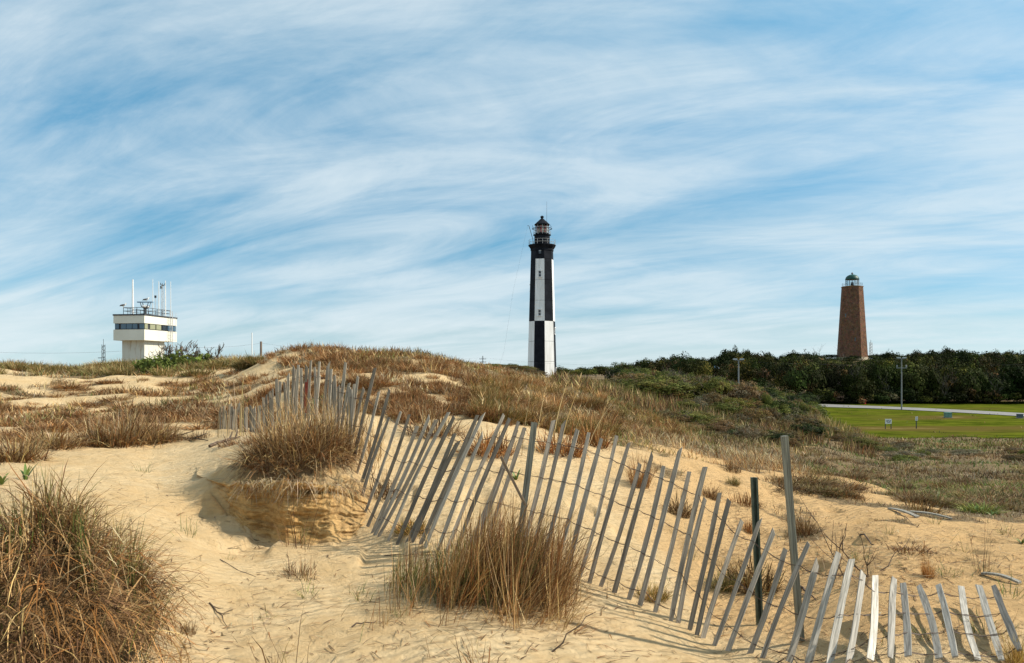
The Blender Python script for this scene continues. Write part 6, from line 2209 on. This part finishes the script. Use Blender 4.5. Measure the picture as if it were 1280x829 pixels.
def twig(px0, py0, px1, py1, label, r_=.006, lift=.0, forks=2, seed=0, name="fallen_twig"):
    rd = random.Random(seed)
    a, b = G(px0, py0), G(px1, py1)
    if lift:
        b = P(px1, py1, a.y + rd.uniform(-.15, .15))
    c = a.copy()
    m = MB()
    pts = []
    for i in range(6):
        q = a.lerp(b, i / 5)
        if not lift: q.z = float(terr(q.x, q.y)) + r_ * .8
        if 0 < i < 5: q += Vector((rd.uniform(-.02, .02), rd.uniform(-.02, .02), rd.uniform(0, .02)))
        pts.append(q - c)
    m.tube(pts, [r_ * (1 - .13 * i) for i in range(6)], 5)
    L = (b - a).length
    for k in range(forks):
        i = rd.randint(1, 4)
        p = pts[i]
        d = (b - a).normalized() + Vector((rd.uniform(-.8, .8), rd.uniform(-.6, .6), rd.uniform(.0, .7 if lift else .25)))
        m.tube([p, p + d.normalized() * L * .2, p + d.normalized() * L * .38 + Vector((0, 0, .02))], [r_ * .6, r_ * .45, r_ * .25], 4)
    o = m.build(name, TWIG)
    o.location = c
    tag(o, label, "twig")


for i, (a, lab) in enumerate([
    ((1040, 735, 1058, 655, .006, .3, 3), "bare dark twig leaning behind the white slats"),
    ((1085, 720, 1072, 665, .005, .3, 3), "short dark twig standing right of the leaning twig"),
    ((1100, 714, 1133, 680, .005, .3, 1), "slanting thin branch above the fallen slats"),
    ((1055, 722, 1010, 640, .005, .3, 4), "long arching twig left of the white slats"),
    ((1085, 722, 1030, 668, .007, .3, 3), "forked dark branch behind the white slat tops"),
    ((1075, 670, 1103, 681, .010, 0, 0), "dark stick lying on the open sand slope"),
    ((690, 815, 745, 765, .006, .2, 0), "long thin stick poking from the sand right of the large clump"),
    ((275, 700, 320, 722, .004, 0, 0), "thin straight stem lying on the sand below the bank"),
    ((262, 755, 284, 785, .006, 0, 2), "small dark forked twig on the lower left sand"),
    ((720, 680, 748, 670, .005, .1, 1), "broken twig caught between two fence slats"),
    ((1000, 735, 1020, 752, .012, 0, 1), "dark driftwood piece lying behind the tall wooden post"),
    ((440, 785, 470, 778, .006, 0, 0), "small stick lying on the sand before the large clump"),
    ((480, 696, 560, 690, .004, 0, 2), "long fine stem lying on rippled sand at the fence foot"),
    ((1120, 640, 1148, 660, .006, 0, 1), "twig lying beside the left grey board"),
    ((205, 545, 260, 552, .02, 0, 2), "weathered driftwood branch on the sand flat behind the bank"),
    ((262, 560, 300, 548, .025, 0, 3), "driftwood heap before the grey far end of the fence"),
    ((985, 690, 1003, 668, .004, .2, 3), "tiny bare twig at the tall wooden post"),
]):
    twig(*a[:4], lab, a[4], a[5], a[6], seed=i)


def litter():
    B_ = Blades()
    n = 2600
    px = U(-40, 1330, n); py = U(560, 850, n)
    pts = []
    # ray hits for a coarse set, then jitter
    for i in range(760):
        g = G(px[i], py[i])
        if g.y > 14: continue
        m = int(rng.integers(2, 12))
        X = g.x + rng.normal(0, .22, m); Y = g.y + rng.normal(0, .30, m)
        pts.append(np.stack([X, Y, terr(X, Y) + .006], -1))
    for i in range(330):
        g = G(rng.uniform(900, 1310), 580 + 150 * rng.uniform(0, 1) ** .8)
        if g.y > 16 or g.y < 5.4: continue
        m = int(rng.integers(4, 22))
        X = g.x + rng.normal(0, .16, m); Y = g.y + rng.normal(0, .30, m)
        pts.append(np.stack([X, Y, terr(X, Y) + .006], -1))
    r0 = np.concatenate(pts); n = len(r0)
    B_.add(r0, U(0, 6.28, n), U(1.35, 1.56, n), U(1.5, 1.7, n), U(.03, .24, n) * rng.uniform(.4, 1, n), U(.004, .009, n), pick([(DARKB, 2), (BROWN, 2), (GREYST, 1)], n), seg=3, kink=.05)
    # low sprigs that still stand
    m = 420
    idx = rng.integers(0, n, m)
    B_.add(r0[idx] + rng.normal(0, .03, (m, 3)) * np.array([1, 1, 0]), U(0, 6.28, m), U(.2, 1.0, m), U(.4, 1.4, m), U(.05, .2, m), U(.0025, .004, m), pick([(DARKB, 1.5), (BROWN, 1), (GREEN, .6), (GREYST, 1)], m), seg=3)
    o = link("plant_litter", B_.mesh("plant_litter"), GRASS)
    tag(o, "scattered dry stems and bits of dead grass on the sand", "litter", kind="stuff")


litter()
